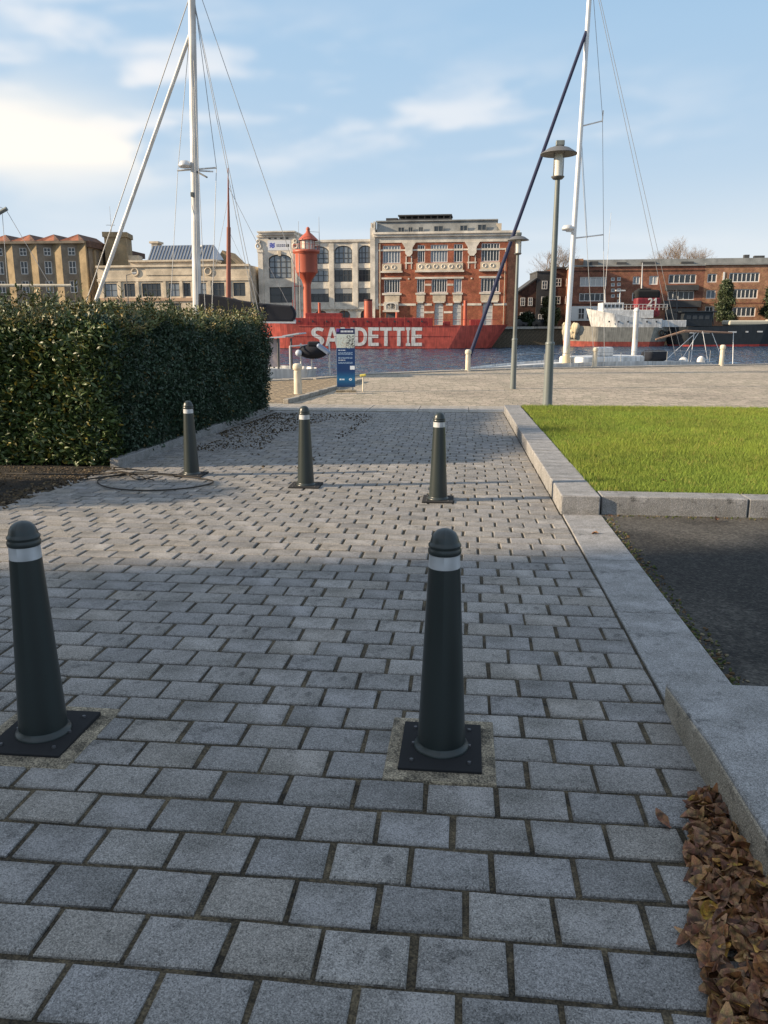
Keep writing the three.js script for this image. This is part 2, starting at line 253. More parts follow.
// ---------- paved path ----------
const PR = (z) => 0.93 + (z + 7.7) * 0.0045;               // right edge of the setts
const path = thing('path', 'grey granite sett path between hedge and lawn', null); path.userData.kind = 'structure'; path.rotation.x = -SL;
{
  mesh('joint_bed', [new THREE.PlaneGeometry(9.2, 24.5).rotateX(-Math.PI / 2).translate(-3.6, -0.011, -7.2)], M.joint, path);
  const cut = (w, d, bev, jit) => {                         // one sett, chamfered, a little uneven in plan
    const J = () => rr(-jit, jit), top = [], mid = [], low = [];
    for (const [sx, sz] of [[-1, 1], [1, 1], [1, -1], [-1, -1]]) { const x = sx * w / 2 + J(), z = sz * d / 2 + J(); top.push([x - sx * bev, rr(-0.0012, 0.0012), z - sz * bev]); mid.push([x, -bev * 0.8, z]); low.push([x + sx * 0.002, -0.03, z + sz * 0.002]); }
    const P = [], quad = (a, b, c, e) => P.push(...a, ...b, ...c, ...a, ...c, ...e);
    quad(...top); for (let i = 0; i < 4; i++) { const k = (i + 1) % 4; quad(mid[i], mid[k], top[k], top[i]); quad(low[i], low[k], mid[k], mid[i]); }
    const g = new THREE.BufferGeometry(); g.setAttribute('position', new THREE.BufferAttribute(new Float32Array(P), 3)); g.computeVertexNormals(); return g;
  };
  const shift = (g) => { triUV(g); const u = g.attributes.uv, a = rnd() * 7, b = rnd() * 7; for (let i = 0; i < u.count; i++) u.setXY(i, u.getX(i) + a, u.getY(i) + b); return g; };
  const LX = 0.257, LZ = 0.198, W = LX - 0.02, D = LZ - 0.021;
  const full = Array.from({ length: 14 }, () => shift(cut(W, D, 0.006, 0.003)));
  const list = [], bySize = new Map();
  for (let r = 0; r < 93; r++) {
    const z = -1.02 - r * LZ; let x = -4.75 + (r % 2) * LX / 2 + rr(-0.03, 0.03); const end = z > -7.7 ? 0.936 : PR(z) - 0.004;
    const cell = [];
    while (x < end) { let x1 = Math.min(x + LX, end); if (end - x1 < 0.08) x1 = end; cell.push([x, x1]); x = x1; }
    for (const [a, b] of cell) { if (b - a < 0.05) continue; list.push({ x: (a + b) / 2, w: b - a, z, near: Math.hypot((a + b) / 2 - 0, z) }); }
  }
  const inside = (o) => { const fx = -sy, fz = -cy, d = o.x * fx + o.z * fz, u = o.x * cy - o.z * sy * 1; const uu = o.x * cy + o.z * -sy; const zc = d * 0.974 + 1.6 * 0.2265, X = uu / zc; const yc = (-1.6 * 0.974 + d * 0.2265) / zc; return Math.abs(X) < 0.50 && yc > -0.68; };
  const shown = list.filter(inside).sort((a, b) => a.near - b.near);
  const own = new Set(shown.slice(0, 300)); const rest = [];
  for (const o of list) {
    const whole = Math.abs(o.w - LX) < 0.01; let g;
    if (whole) g = full[Math.floor(rnd() * full.length)]; else g = shift(cut(o.w - 0.02, D, 0.006, 0.003));
    const dx = rr(-0.003, 0.003), dy = rr(-0.0025, 0.0015), dz = rr(-0.0025, 0.0025), ry = rr(-0.008, 0.008), rx = rr(-0.006, 0.006), rz = rr(-0.006, 0.006);
    if (own.has(o)) { const m = new THREE.Mesh(g, M.pavers[Math.floor(rnd() * M.pavers.length)]); m.name = 'paver'; m.position.set(o.x + dx, dy, o.z + dz); m.rotation.set(rx, ry, rz); m.castShadow = m.receiveShadow = true; path.add(m); }
    else if (o.z < -1.1 ) { const k = Math.floor(rnd() * M.pavers.length); (rest[k] ||= []).push(g.clone().rotateY(ry).rotateX(rx).rotateZ(rz).translate(o.x + dx, dy, o.z + dz)); }
  }
  rest.forEach((gs, k) => { const m = mesh('paver_field', gs, M.pavers[k], path, true); m.userData.kind = 'stuff'; });
  // pale strips that close the path at the quay end
  for (const [z0, z1, mat] of [[-19.42, -19.95, M.slab], [-19.98, -20.6, M.kerb], [-20.63, -21.4, M.slab]]) for (let x = -6.2; x < 9; x += 1.25) {
    const m = mesh('edge_slab', rbox(1.235, 0.08, z0 - z1, 0, 0, 0, 0.008), mat, path); m.position.set(x + 0.62, -0.034 + rr(-0.003, 0.003), (z0 + z1) / 2);
  }
  // flush granite strip between setts and asphalt
  let zz = -7.66; for (const L of [0.55, 1.12, 1.22, 1.34]) { const m = mesh('strip_slab', rbox(0.365, 0.10, L - 0.011, 0, 0, 0, 0.007), rnd() < 0.5 ? M.kerb : M.kerb2, path); m.position.set(1.125, -0.046 + rr(-0.001, 0.002), zz + L / 2); zz += L; }
}

// asphalt pocket on the right, soil beside the hedge, and the irregular darker patches in the asphalt map
structure(mesh('asphalt', slopeSheet(1.29, 9, 1.5, -7.78, -0.012), M.asphalt), 'rough dark asphalt pocket between kerbs');
structure(mesh('soil', [slopeSheet(-16, -4.74, -4.5, -20, 0.004, 4)], M.soil), 'dark soil bed under the hedge');
structure(mesh('lawn_soil', [slopeSheet(1.25, 15, -7.95, -19.62, 0.135, 4)], std({ color: C(0.05, 0.055, 0.02), map: dirtT })), 'earth under the lawn');
{ // smooth tan apron on the left of the quay, with its low diagonal kerb
  const a = mesh('apron', sheet([[-4.9, -22.2], [-4.55, -25.2], [-4.2, -31], [-5.2, -33.7], [-6.5, -31.9], [-9.2, -29.8], [-20, -28.7], [-20, -22.2]], QY - 0.022), M.apron); structure(a, 'smooth tan apron of the quay by the hedge');
}

// ---------- kerbs ----------
const KH = 0.175;
function kerbRow(name, label, stones) { const k = thing(name, label, null); k.userData.kind = 'structure'; for (const [g, x, z, ry, m] of stones) { const s = mesh('kerb_stone', g, m, k); s.position.set(x, gy(z), z); s.rotation.set(-SL * Math.cos(ry), ry, 0); } return k; }
{
  const st = []; let z = -7.72; const L = [1.05, 1.2, 1.15, 1.25, 1.2, 1.22, 1.18, 1.2, 1.25, 1.1];
  for (const l of L) { const zc = z - l / 2; st.push([rbox(0.375, KH + 0.1, l - 0.008, 0, (KH - 0.1) / 2 + rr(-0.003, 0.003), 0, 0.014, 3), PR(zc) + 0.19, zc, 0, rnd() < 0.5 ? M.kerb : M.kerb2]); z -= l; }
  kerbRow('lawn_kerb', 'raised granite kerb running along the path beside the lawn', st);
  const s2 = []; let x = 1.318; for (const l of [1.38, 1.3, 1.4, 1.35, 1.4, 1.35]) { s2.push([rbox(l - 0.01, KH + 0.1, 0.30, 0, (KH - 0.1) / 2 - 0.008 + rr(-0.004, 0.004), 0, 0.014, 3), x + l / 2, -7.92 + rr(-0.004, 0.004), 0, M.kerb2]); x += l; }
  kerbRow('lawn_kerb', 'weathered granite kerb between the lawn and the dark asphalt', s2);
  // the near block: rises from the flush strip
  const wedge = (x0, x1, z0, z1, h0, h1, hm, zm) => { const s = new THREE.Shape([[-z0, -0.1], [-z1, -0.1], [-z1, h1], [-zm, hm], [-z0, h0]].map((a) => new THREE.Vector2(...a))); const g = new THREE.ExtrudeGeometry(s, { depth: x1 - x0 - 0.024, bevelEnabled: true, bevelSize: 0.012, bevelThickness: 0.012, bevelSegments: 3 }); g.rotateY(Math.PI / 2); g.translate(x0 + 0.012, 0, 0); return g; };
  const k = thing('near_kerb', 'broad pale granite kerb block rising beside the fallen leaves', null); k.userData.kind = 'structure'; k.rotation.x = -SL;
  mesh('kerb_stone', wedge(0.925, 1.44, -3.46, -1.75, 0.10, 0.17, 0.155, -2.8), M.kerb, k);
  mesh('kerb_stone', wedge(0.925, 1.44, -1.74, 0.2, 0.17, 0.17, 0.17, -1), M.kerb2, k);
  mesh('kerb_stone', wedge(1.45, 2.6, -3.44, 0.2, 0.10, 0.15, 0.15, -2.5), M.kerb2, k);
  mesh('tan_face', [wedge(0.919, 0.9235 + 0.02, -3.44, -1.76, 0.088, 0.155, 0.142, -2.8), wedge(0.919, 0.9235 + 0.02, -1.73, 0.19, 0.155, 0.155, 0.155, -1)], M.warmstone, k).userData.label = 'lighter tan left face of the block';  // thin facing in a lighter tan than the kerb stone
  // edging under the hedge
  const e = []; z = -10.0; while (z > -19) { const l = 1.0, zc = z - l / 2; e.push([rbox(0.12, 0.30, l - 0.006, 0, -0.03, 0, 0.008), -4.60 - (zc + 10) * -0.022, zc, 0, M.kerb2]); z -= l; }
  kerbRow('hedge_edging', 'low concrete edging at the foot of the hedge', e);
  const d = []; for (let i = 0; i < 9; i++) { const x = -4.95 + i * 0.10, zz = -22.4 - i * 1.02; d.push([rbox(0.16, 0.14, 1.0, 0, 0.02, 0, 0.02), x, zz, -0.1, M.slab]); }
  kerbRow('apron_kerb', 'low pale kerb crossing the quay behind the mooring post', d);
}

// ---------- street furniture ----------
function bollard(x, z, ry, label, size) {
  const t = thing('bollard', label, 'bollard', [x, gy(z), z], ry, 'dark green bollards on the path'); t.scale.set(0.98, 0.978, 0.98);
  const [pw, pd, sw, sd] = size;
  mesh('base_plate', rbox(pw, 0.02, pd, 0, 0.008, 0, 0.004), M.black, t);
  mesh('collar', lathe([[0.113, 0.016], [0.114, 0.022], [0.110, 0.030], [0.103, 0.034], [0.0982, 0.045]], 40), M.green, t, true);
  mesh('shaft', lathe([[0.098, 0.015], [0.0975, 0.06], [0.0625, 0.79], [0.0605, 0.792]], 48), M.green, t, true);
  mesh('white_band', lathe([[0.0605, 0.788], [0.0622, 0.790], [0.0602, 0.843], [0.0585, 0.846]], 48), M.band, t, true);
  mesh('cap', lathe([[0.055, 0.84], [0.064, 0.846], [0.0655, 0.852], [0.0655, 0.862], [0.062, 0.866], [0.0615, 0.872], [0.0645, 0.876], [0.0645, 0.882], [0.0585, 0.889], [0.056, 0.896], [0.052, 0.911], [0.044, 0.926], [0.031, 0.937], [0.016, 0.943], [0.0001, 0.945]], 40), M.green, t, true);
  for (const [sx, sz] of [[-1, -1], [1, -1], [-1, 1], [1, 1], [-1, 0], [1, 0]]) mesh('bolt', new THREE.CylinderGeometry(0.008, 0.009, 0.008, 6).translate(sx * (pw / 2 - 0.05), 0.022, sz * (pd / 2 - 0.06)), M.boltsteel, t);
  if (sw) { const c = mesh('concrete_surround', [rbox(sw, 0.05, sd, 0, 0, 0, 0.006)], M.concrete, path); c.position.set(x, -0.0205, z / Math.cos(SL)); c.rotation.y = ry; }
}
bollard(-0.072, -2.955, 0.0, 'near dark green bollard standing on a black plate at the centre', [0.33, 0.385, 0.43, 0.51]);
bollard(-1.735, -2.90, 0.0, 'near dark green bollard at the left edge of the picture', [0.33, 0.385, 0.45, 0.52]);
bollard(-0.281, -8.25, 0, 'far dark green bollard nearest the lawn kerb', [0.33, 0.36, 0, 0]);
bollard(-1.83, -8.93, 0.02, 'far dark green bollard in the middle of the back row', [0.36, 0.36, 0, 0]);
bollard(-3.40, -9.54, 0.02, 'far dark green bollard closest to the hedge', [0.34, 0.36, 0, 0]);

function lamp(x, z, h, label, k = 1) {
  const t = thing('street_lamp', label, 'street lamp', [x, gy(z) - 0.03, z], 0, 'grey street lamps on the quay');
  mesh('base_sleeve', lathe([[0.13 * k, 0], [0.12 * k, 0.3], [0.105 * k, 1.62], [0.115 * k, 1.63], [0.115 * k, 1.68], [0.085 * k, 1.70]], 24), M.lampgrey, t, true);
  mesh('pole', rod(V(0, 1.6, 0), V(0, h - 0.83 * k, 0), 0.085 * k, 0.058 * k, 20), M.lampgrey, t);
  mesh('lower_collar', lathe([[0.0001, h - 0.86 * k], [0.11 * k, h - 0.85 * k], [0.155 * k, h - 0.80 * k], [0.155 * k, h - 0.785 * k], [0.0001, h - 0.78 * k]], 24), M.lampcap, t, true);
  mesh('diffuser', lathe([[0.115 * k, h - 0.79 * k], [0.105 * k, h - 0.3 * k]], 24), M.lampglass, t, true);
  for (let i = 0; i < 3; i++) { const a = i * 2.094 + 0.5; mesh('rod', rod(V(Math.cos(a) * 0.13 * k, h - 0.79 * k, Math.sin(a) * 0.13 * k), V(Math.cos(a) * 0.13 * k, h - 0.26 * k, Math.sin(a) * 0.13 * k), 0.010), M.lampcap, t); }
  mesh('shade', lathe([[0.0001, h - 0.19 * k], [0.22 * k, h - 0.22 * k], [0.43 * k, h - 0.30 * k], [0.435 * k, h - 0.285 * k], [0.25 * k, h - 0.165 * k], [0.10 * k, h - 0.12 * k], [0.0001, h - 0.11 * k]], 32), M.lampcap, t, true);
  mesh('photocell', rbox(0.2 * k, 0.12 * k, 0.16 * k, 0.02, h - 0.055 * k, 0, 0.02), M.lampgrey, t);
}
lamp(2.02, -20.66, 6.33, 'tall grey street lamp at the far edge of the lawn');
lamp(1.55, -27.98, 5.09, 'smaller grey street lamp further off on the quay', 0.82);

function mooring(x, z, label, h = 1) {
  const t = thing('mooring_post', label, 'mooring post', [x, QY - 0.03, z], 0, 'cream mooring posts along the quay');
  mesh('shaft', lathe([[0.135, 0], [0.128, 0.05], [0.118, 0.70 * h], [0.118, 0.74 * h]], 24), M.cream, t, true);
  mesh('head', lathe([[0.118, 0.73 * h], [0.108, 0.755 * h], [0.108, 0.775 * h], [0.148, 0.80 * h], [0.15, 0.90 * h], [0.135, 0.96 * h], [0.08, 0.995 * h], [0.0001, h]], 24), M.cream, t, true);
}
mooring(-5.34, -25.15, 'cream mooring post in front of the navy bundle', 0.96);
mooring(0.0, -39.0, 'cream mooring post at the foot of the furled blue sail', 1.02);
mooring(6.48, -42.75, 'cream mooring post beside the white deck of the yacht', 1.05);
mooring(13.69, -45.8, 'cream mooring post furthest right on the quay', 1.12);
{
  const t = thing('navigation_pole', 'plain white pole rising from the yacht deck behind the quay edge', 'pole', [9.65, -0.9, -48.75]);
  mesh('pole', rod(V(0, -1.4, 0), V(-0.06, 3.35, 0), 0.17, 0.15, 16), M.white, t); mesh('cap', lathe([[0.17, 3.34], [0.17, 3.42], [0.10, 3.52], [0.0001, 3.55]], 16).translate(-0.06, 0, 0), M.white, t, true);
}
{ // blue information totem
  const cv = document.createElement('canvas'); cv.width = 256; cv.height = 1024; const c = cv.getContext('2d');
  c.fillStyle = '#12386b'; c.fillRect(0, 0, 256, 1024);
  c.fillStyle = '#17224e'; c.fillRect(0, 0, 256, 90); c.fillStyle = '#6a3f8f'; c.fillRect(0, 0, 40, 50);
  c.fillStyle = '#e8eef4'; for (let i = 0, x = 62; i < 9; i++) { c.fillRect(x, 28, 13, 32); x += 20; }
  c.fillStyle = '#c9d2cc'; c.fillRect(0, 90, 256, 245);
  let q = 7; const rn = () => (q = (q * 16807) % 2147483647) / 2147483647;
  for (let i = 0; i < 140; i++) { const x = 130 + rn() * 126, y = 95 + rn() * 230, v = 60 + rn() * 110; c.fillStyle = `rgb(${v | 0},${(v * 1.02) | 0},${v | 0})`; c.fillRect(x, y, 4 + rn() * 18, 3 + rn() * 22); }
  for (let i = 0; i < 60; i++) { const x = rn() * 150, y = 150 + rn() * 170, v = 150 + rn() * 60; c.fillStyle = `rgb(${v | 0},${(v * 0.97) | 0},${(v * 0.9) | 0})`; c.fillRect(x, y, 6 + rn() * 20, 3 + rn() * 14); }
  const line = (y, w, h, x0 = 22) => { let x = x0; while (x < x0 + w) { const l = 10 + rn() * 34; c.fillRect(x, y, Math.min(l, x0 + w - x), h); x += l + 7; } };
  c.fillStyle = '#dfe8f2'; line(368, 110, 12); c.fillStyle = '#a9c1dc'; for (const y of [410, 428, 446, 496, 514]) line(y, 205, 8); c.fillStyle = '#e6edf4'; line(544, 100, 11); c.fillStyle = '#a9c1dc'; for (const y of [584, 602]) line(y, 205, 8);
  const g = c.createLinearGradient(0, 740, 0, 1024); g.addColorStop(0, '#12386b'); g.addColorStop(0.5, '#176a98'); g.addColorStop(1, '#143a66'); c.fillStyle = g; c.fillRect(0, 740, 256, 284);
  c.fillStyle = '#eef3f7'; c.fillRect(188, 650, 66, 68); line(880, 70, 26, 36); c.beginPath(); c.arc(192, 893, 22, 0, 7); c.fill(); c.fillStyle = '#1b6f9c'; c.fillRect(182, 884, 20, 16);
  const tx = new THREE.CanvasTexture(cv); tx.colorSpace = THREE.SRGBColorSpace; tx.magFilter = THREE.LinearFilter;
  const t = thing('information_sign', 'upright blue information panel standing on the quay', 'sign', [-3.95, QY - 0.03, -26.15], YAW);
  mesh('panel', rbox(0.60, 1.86, 0.07, 0, 1.09, 0, 0.01), std({ color: C(0.03, 0.09, 0.2), roughness: 0.5 }), t);
  mesh('printed_face', new THREE.PlaneGeometry(0.585, 1.84).translate(0, 1.09, 0.0375), std({ map: tx, roughness: 0.4 }), t, true);
  mesh('foot_plate', rbox(0.66, 0.05, 0.30, 0, 0.03, 0, 0.01), M.concrete, t);
  for (const s of [-1, 1]) mesh('leg', box(0.05, 0.14, 0.05, s * 0.22, 0.11, 0), M.steel, t);
  const b = thing('yellow_tag', 'small yellow cap behind the blue information panel', 'cap', [-3.42, QY - 0.03, -26.4]);
  mesh('post', rod(V(0, 0, 0), V(0, 0.5, 0), 0.025, 0.025, 10), M.cream, b); mesh('flap', rbox(0.20, 0.08, 0.08, 0.06, 0.52, 0, 0.02).rotateZ(0.12), std({ color: C(0.6, 0.52, 0.12) }), b);
}
{ // loose cable on the ground by the hedge
  const Y = (z) => gy(z) + 0.018, P = (x, z, l = 0) => V(x, Y(z) + l, z);
  const t = thing('cable', 'loose thin dark cable lying in loops by the hedge', 'cable');
  mesh('loop', tube([P(-4.55, -8.9), P(-4.1, -9.3, 0.02), P(-3.5, -9.35), P(-2.95, -9.0), P(-3.05, -8.6), P(-3.45, -8.35), P(-3.9, -8.42), P(-4.25, -8.75), P(-4.35, -9.15), P(-4.0, -9.45)], 0.009, 90), M.rope, t);
  mesh('loose_end', tube([P(-5.6, -9.1, 0.03), P(-5.0, -9.0, 0.05), P(-4.5, -9.35), P(-4.15, -9.25, 0.04), P(-3.9, -9.05), P(-3.75, -9.3)], 0.009, 60), M.rope, t);
  for (let i = 0; i < 5; i++) { const b = thing('twig', ['long pale twig lying across the cable', 'bent twig on the soil edge', 'short twig beside the cable end', 'thin grey twig near the hedge foot', 'forked twig at the path corner'][i], 'twig'); const x = -4.6 + i * 0.16, z = -9.1 - rr(0, 0.5), a = rr(-0.8, 0.8); mesh('stem', tube([P(x - 0.45 * Math.cos(a), z - 0.45 * Math.sin(a), 0.02), P(x, z, 0.07), P(x + 0.5 * Math.cos(a), z + 0.5 * Math.sin(a), 0.01)], 0.006, 14, 5), M.bark, b); }
}

// ---------- leaves on the path ----------
function leafGeo(L, W, bend, curl) {                        // a folded, curled dry leaf
  const P = [], n = 4, row = (t) => { const w = W * Math.pow(Math.sin(Math.PI * Math.min(0.97, t * 0.92 + 0.05)), 0.8) / 2, y = bend * t * t * L, f = curl * w; return [[-w, y + f, t * L], [0, y, t * L], [w, y + f, t * L]]; };
  for (let i = 0; i < n; i++) { const a = row(i / n), b = row((i + 1) / n); for (let k = 0; k < 2; k++) P.push(...a[k], ...b[k], ...b[k + 1], ...a[k], ...b[k + 1], ...a[k + 1]); }
  const g = new THREE.BufferGeometry(); g.setAttribute('position', new THREE.BufferAttribute(new Float32Array(P), 3)); g.translate(0, 0, -L / 2); g.computeVertexNormals(); return g;
}
const leafT = tex(256, (i, j, n) => { const v = 0.78 + (pf(i, j, n, 8, 111) - 0.5) * 0.8 + (pn(i, j, n, 80, 112) - 0.5) * 0.25; return [v, v * (0.9 + 0.2 * pn(i, j, n, 10, 113)), v * 0.95]; }, 0.12);
const dry = [[0.30, 0.135, 0.055], [0.22, 0.10, 0.05], [0.38, 0.20, 0.085], [0.13, 0.062, 0.036], [0.42, 0.24, 0.11], [0.25, 0.13, 0.07], [0.33, 0.15, 0.065], [0.17, 0.08, 0.045], [0.28, 0.15, 0.09], [0.36, 0.20, 0.11]].map((c) => std({ color: C(...c).multiplyScalar(1.3), map: leafT, roughness: 0.7, side: THREE.DoubleSide })); const golden = std({ color: C(0.62, 0.36, 0.07), map: leafT, roughness: 0.7, side: THREE.DoubleSide });
{
  const crumple = (g) => { const p = g.attributes.position, k = rnd() * 9; for (let i = 0; i < p.count; i++) { const x = p.getX(i), z = p.getZ(i); p.setY(i, p.getY(i) + (vnoise(x * 55 + k, z * 55, k) - 0.5) * 0.026); p.setX(i, x * (0.85 + 0.3 * vnoise(z * 60, k, 3))); } g.computeVertexNormals(); return g; };
  const geos = Array.from({ length: 14 }, () => triUV(crumple(leafGeo(rr(0.062, 0.102), rr(0.030, 0.050), rr(-0.4, 0.6), rr(0.1, 1.2)))));
  const pile = thing('leaf_pile', 'heap of dry brown leaves drifted against the near kerb', 'leaves');
  const spot = (lo) => { const z = -2.68 + 1.5 * Math.pow(rnd(), 0.95), t = clamp((z + 2.68) / 1.2), wd = (0.05 + 0.20 * Math.pow(t, 0.75)) * (0.85 + 0.4 * vnoise(z * 6, 2, 1)), d = Math.pow(rnd(), 1.1) * wd * 1.25, x = 0.915 - d, h = Math.max(0.004, (0.035 + 0.055 * t) * (1 - d / (wd * 1.25))); return [x, gy(z) + 0.008 + h * (lo ? rr(0, 0.7) : rr(0.55, 1.1)), z]; };
  for (let n = 0; n < 295; n++) { const m = new THREE.Mesh(geos[n % 14], rnd() < 0.06 ? golden : dry[Math.floor(rnd() * dry.length)]); m.name = 'leaf'; m.position.set(...spot(false)); m.rotation.set(rr(-0.75, 0.75), rr(0, 6.28), rr(-0.75, 0.75)); pile.add(m); }
  const under = dry.map(() => []); for (let n = 0; n < 480; n++) { const g = geos[n % 14].clone(); g.rotateX(rr(-0.7, 0.7)); g.rotateY(rnd() * 6.28); g.rotateZ(rr(-0.5, 0.5)); g.translate(...spot(true)); under[n % dry.length].push(g); } under.forEach((u, i) => { if (u.length) mesh('leaf_litter', u, dry[i], pile, true).userData.kind = 'stuff'; });
  const spots = [['curled brown leaf on the path left of the leaf heap', 0.70, -2.52], ['dry leaf on the flat granite strip beside the asphalt', 1.12, -6.85], ['pale leaf on the asphalt below the long kerb', 2.35, -7.55], ['small pale leaf by the kerb joint on the asphalt', 1.40, -7.60], ['yellow leaf at the kerb foot far right', 3.4, -7.6], ['pale leaf lying in the grass', 2.1, -8.6, 0.19]];
  for (const [l, x, z, y] of spots) { const m = mesh('fallen_leaf', geos[Math.floor(rnd() * 14)], dry[Math.floor(rnd() * 3) + (z < -3 ? 3 : 0)]); tag(m, l, 'leaf', 'stray fallen leaves'); m.position.set(x, gy(z) + (y || 0.012), z); m.rotation.set(0.15, rnd() * 6, 0.2); }
  { // soil crumbs and leaf litter spilling from the bed onto the setts, and lying thick along the hedge foot
    const N = 5200, im = new THREE.InstancedMesh(new THREE.IcosahedronGeometry(0.014, 0), std({ roughness: 1 }), N); im.name = 'bed_litter'; const m4 = new THREE.Matrix4(), q4 = new THREE.Quaternion(), eu = new THREE.Euler();
    for (let i = 0; i < N; i++) { let x, z; const w = i % 3; if (w === 0) { z = rr(-10, -5.2); x = -4.74 + 0.22 * (rnd() + rnd() - 1.15) + 0.12 * (vnoise(z * 2.2, 1, 5) - 0.5); } else if (w === 1) { z = -9.9 + rr(0, 4.5) * rnd(); x = rr(-8, -4.75); } else { do { z = rr(-10.2, -18.6); x = -4.5 + 2.4 * Math.pow(rnd(), 1.6); } while (fbm(x * 1.1, z * 0.55, 12, 4) < 0.44); } const s = rr(0.3, 1.3); q4.setFromEuler(eu.set(rnd() * 6, rnd() * 6, 0)); m4.compose(V(x, gy(z) + 0.006, z), q4, V(s, s * 0.45, s * rr(0.6, 2.2))); im.setMatrixAt(i, m4); const v = rr(0.5, 1.3), k = rnd(); im.setColorAt(i, k < 0.5 ? C(0.05 * v, 0.04 * v, 0.028 * v) : k < 0.85 ? C(0.085 * v, 0.06 * v, 0.035 * v) : C(0.15 * v, 0.11 * v, 0.06 * v)); }
    scene.add(tag(im, 'crumbs of soil and dead leaves along the hedge foot', 'litter', null, 'stuff'));
  }
  // crumbs, moss and litter in the gutters: too many to count
  const bits = new THREE.InstancedMesh(new THREE.IcosahedronGeometry(0.006, 0), std({ color: C(1, 1, 1), roughness: 1 }), 900); bits.name = 'gutter_litter'; const mm = new THREE.Matrix4(), qq = new THREE.Quaternion(), e = new THREE.Euler();
  for (let i = 0; i < 900; i++) { const a = rnd(), side = i % 3; const z = side === 2 ? -7.72 + rr(0, 0.12) * rnd() : -7.6 + 4.0 * rnd(), x = side === 2 ? 1.35 + 5 * rnd() : 1.315 + 0.10 * Math.pow(rnd(), 2); const s = rr(0.4, 1.8); qq.setFromEuler(e.set(rnd() * 6, rnd() * 6, 0)); mm.compose(V(x, gy(z) - 0.006, z), qq, V(s, s * 0.5, s * rr(0.6, 2))); bits.setMatrixAt(i, mm); bits.setColorAt(i, a < 0.5 ? C(0.06, 0.075, 0.02) : a < 0.8 ? C(0.11, 0.07, 0.035) : C(0.2, 0.17, 0.11)); }
  scene.add(tag(bits, 'crumbs of moss and leaf litter along the asphalt edge', 'litter', null, 'stuff'));
}

// ---------- lawn ----------
{
  const P = []; for (let i = 0; i < 7; i++) { const a = rnd() * 6.28, r = rnd() * 0.022, h = rr(0.035, 0.075), l = rr(0.01, 0.035), b = rnd() * 6.28, w = 0.0032; const x = Math.cos(a) * r, z = Math.sin(a) * r; P.push(x - w * Math.cos(b), 0, z - w * Math.sin(b), x + w * Math.cos(b), 0, z + w * Math.sin(b), x + l * Math.cos(a + 1), h, z + l * Math.sin(a + 1)); }
  const g = new THREE.BufferGeometry(); g.setAttribute('position', new THREE.BufferAttribute(new Float32Array(P), 3)); g.computeVertexNormals();
  const N = 90000, im = new THREE.InstancedMesh(g, new THREE.MeshPhysicalMaterial({ color: 0xffffff, roughness: 0.8, side: THREE.DoubleSide }), N); im.name = 'grass';
  const m4 = new THREE.Matrix4(), q = new THREE.Quaternion(), up = V(0, 1, 0);
  for (let i = 0; i < N; i++) {
    const z = -8.06 - 11.5 * Math.pow(rnd(), 1.15), x = 1.31 + rnd() * Math.min(12, 3.6 - z * 0.42), p = fbm(x * 0.7, z * 0.7, 3, 3), k = rr(0.7, 1.3) * (0.75 + 0.6 * p); q.setFromAxisAngle(up, rnd() * 6.28);
    m4.compose(V(x, gy(z) + 0.132, z), q, V(rr(1, 1.7), k, rr(1, 1.7))); im.setMatrixAt(i, m4);
    const d = rnd(), v = 0.75 + 0.5 * fbm(x * 1.3 + 9, z * 1.3, 6, 3) + rr(-0.2, 0.2); im.setColorAt(i, d < 0.05 ? C(0.30 * v, 0.25 * v, 0.07 * v) : C((0.145 + 0.06 * p) * v, 0.235 * v, 0.026 * v));
  }
  scene.add(tag(im, 'bright sunlit mown grass of the lawn', 'grass', null, 'stuff'));
}

// ---------- hedge ----------
function sprig(n, L, W, spread) { const a = []; for (let i = 0; i < n; i++) { const g = leafGeo(L * rr(0.75, 1.2), W * rr(0.8, 1.2), rr(-0.6, 0.6), rr(0.1, 0.5)); g.translate(0, 0, L * 0.5); g.rotateX(rr(-0.9, 0.4)); g.rotateY(rnd() * 6.28); g.translate(rr(-1, 1) * spread, rr(-1, 1) * spread, rr(-1, 1) * spread); a.push(g); } return merged(a, true); }
const leafMat = new THREE.MeshPhysicalMaterial({ color: 0xffffff, roughness: 0.48, side: THREE.DoubleSide });
function foliage(name, geo, pts, col, parent) {
  const im = new THREE.InstancedMesh(geo, leafMat, pts.length); im.name = name; const m4 = new THREE.Matrix4(), q = new THREE.Quaternion(), e = new THREE.Euler();
  pts.forEach(([x, y, z, s], i) => { q.setFromEuler(e.set(rr(-1.2, 1.2), rnd() * 6.28, rr(-1.2, 1.2))); m4.compose(V(x, y, z), q, V(s, s, s)); im.setMatrixAt(i, m4); im.setColorAt(i, col(x, y, z)); });
  im.userData.kind = 'stuff'; im.castShadow = im.receiveShadow = true; parent.add(im); return im;
}
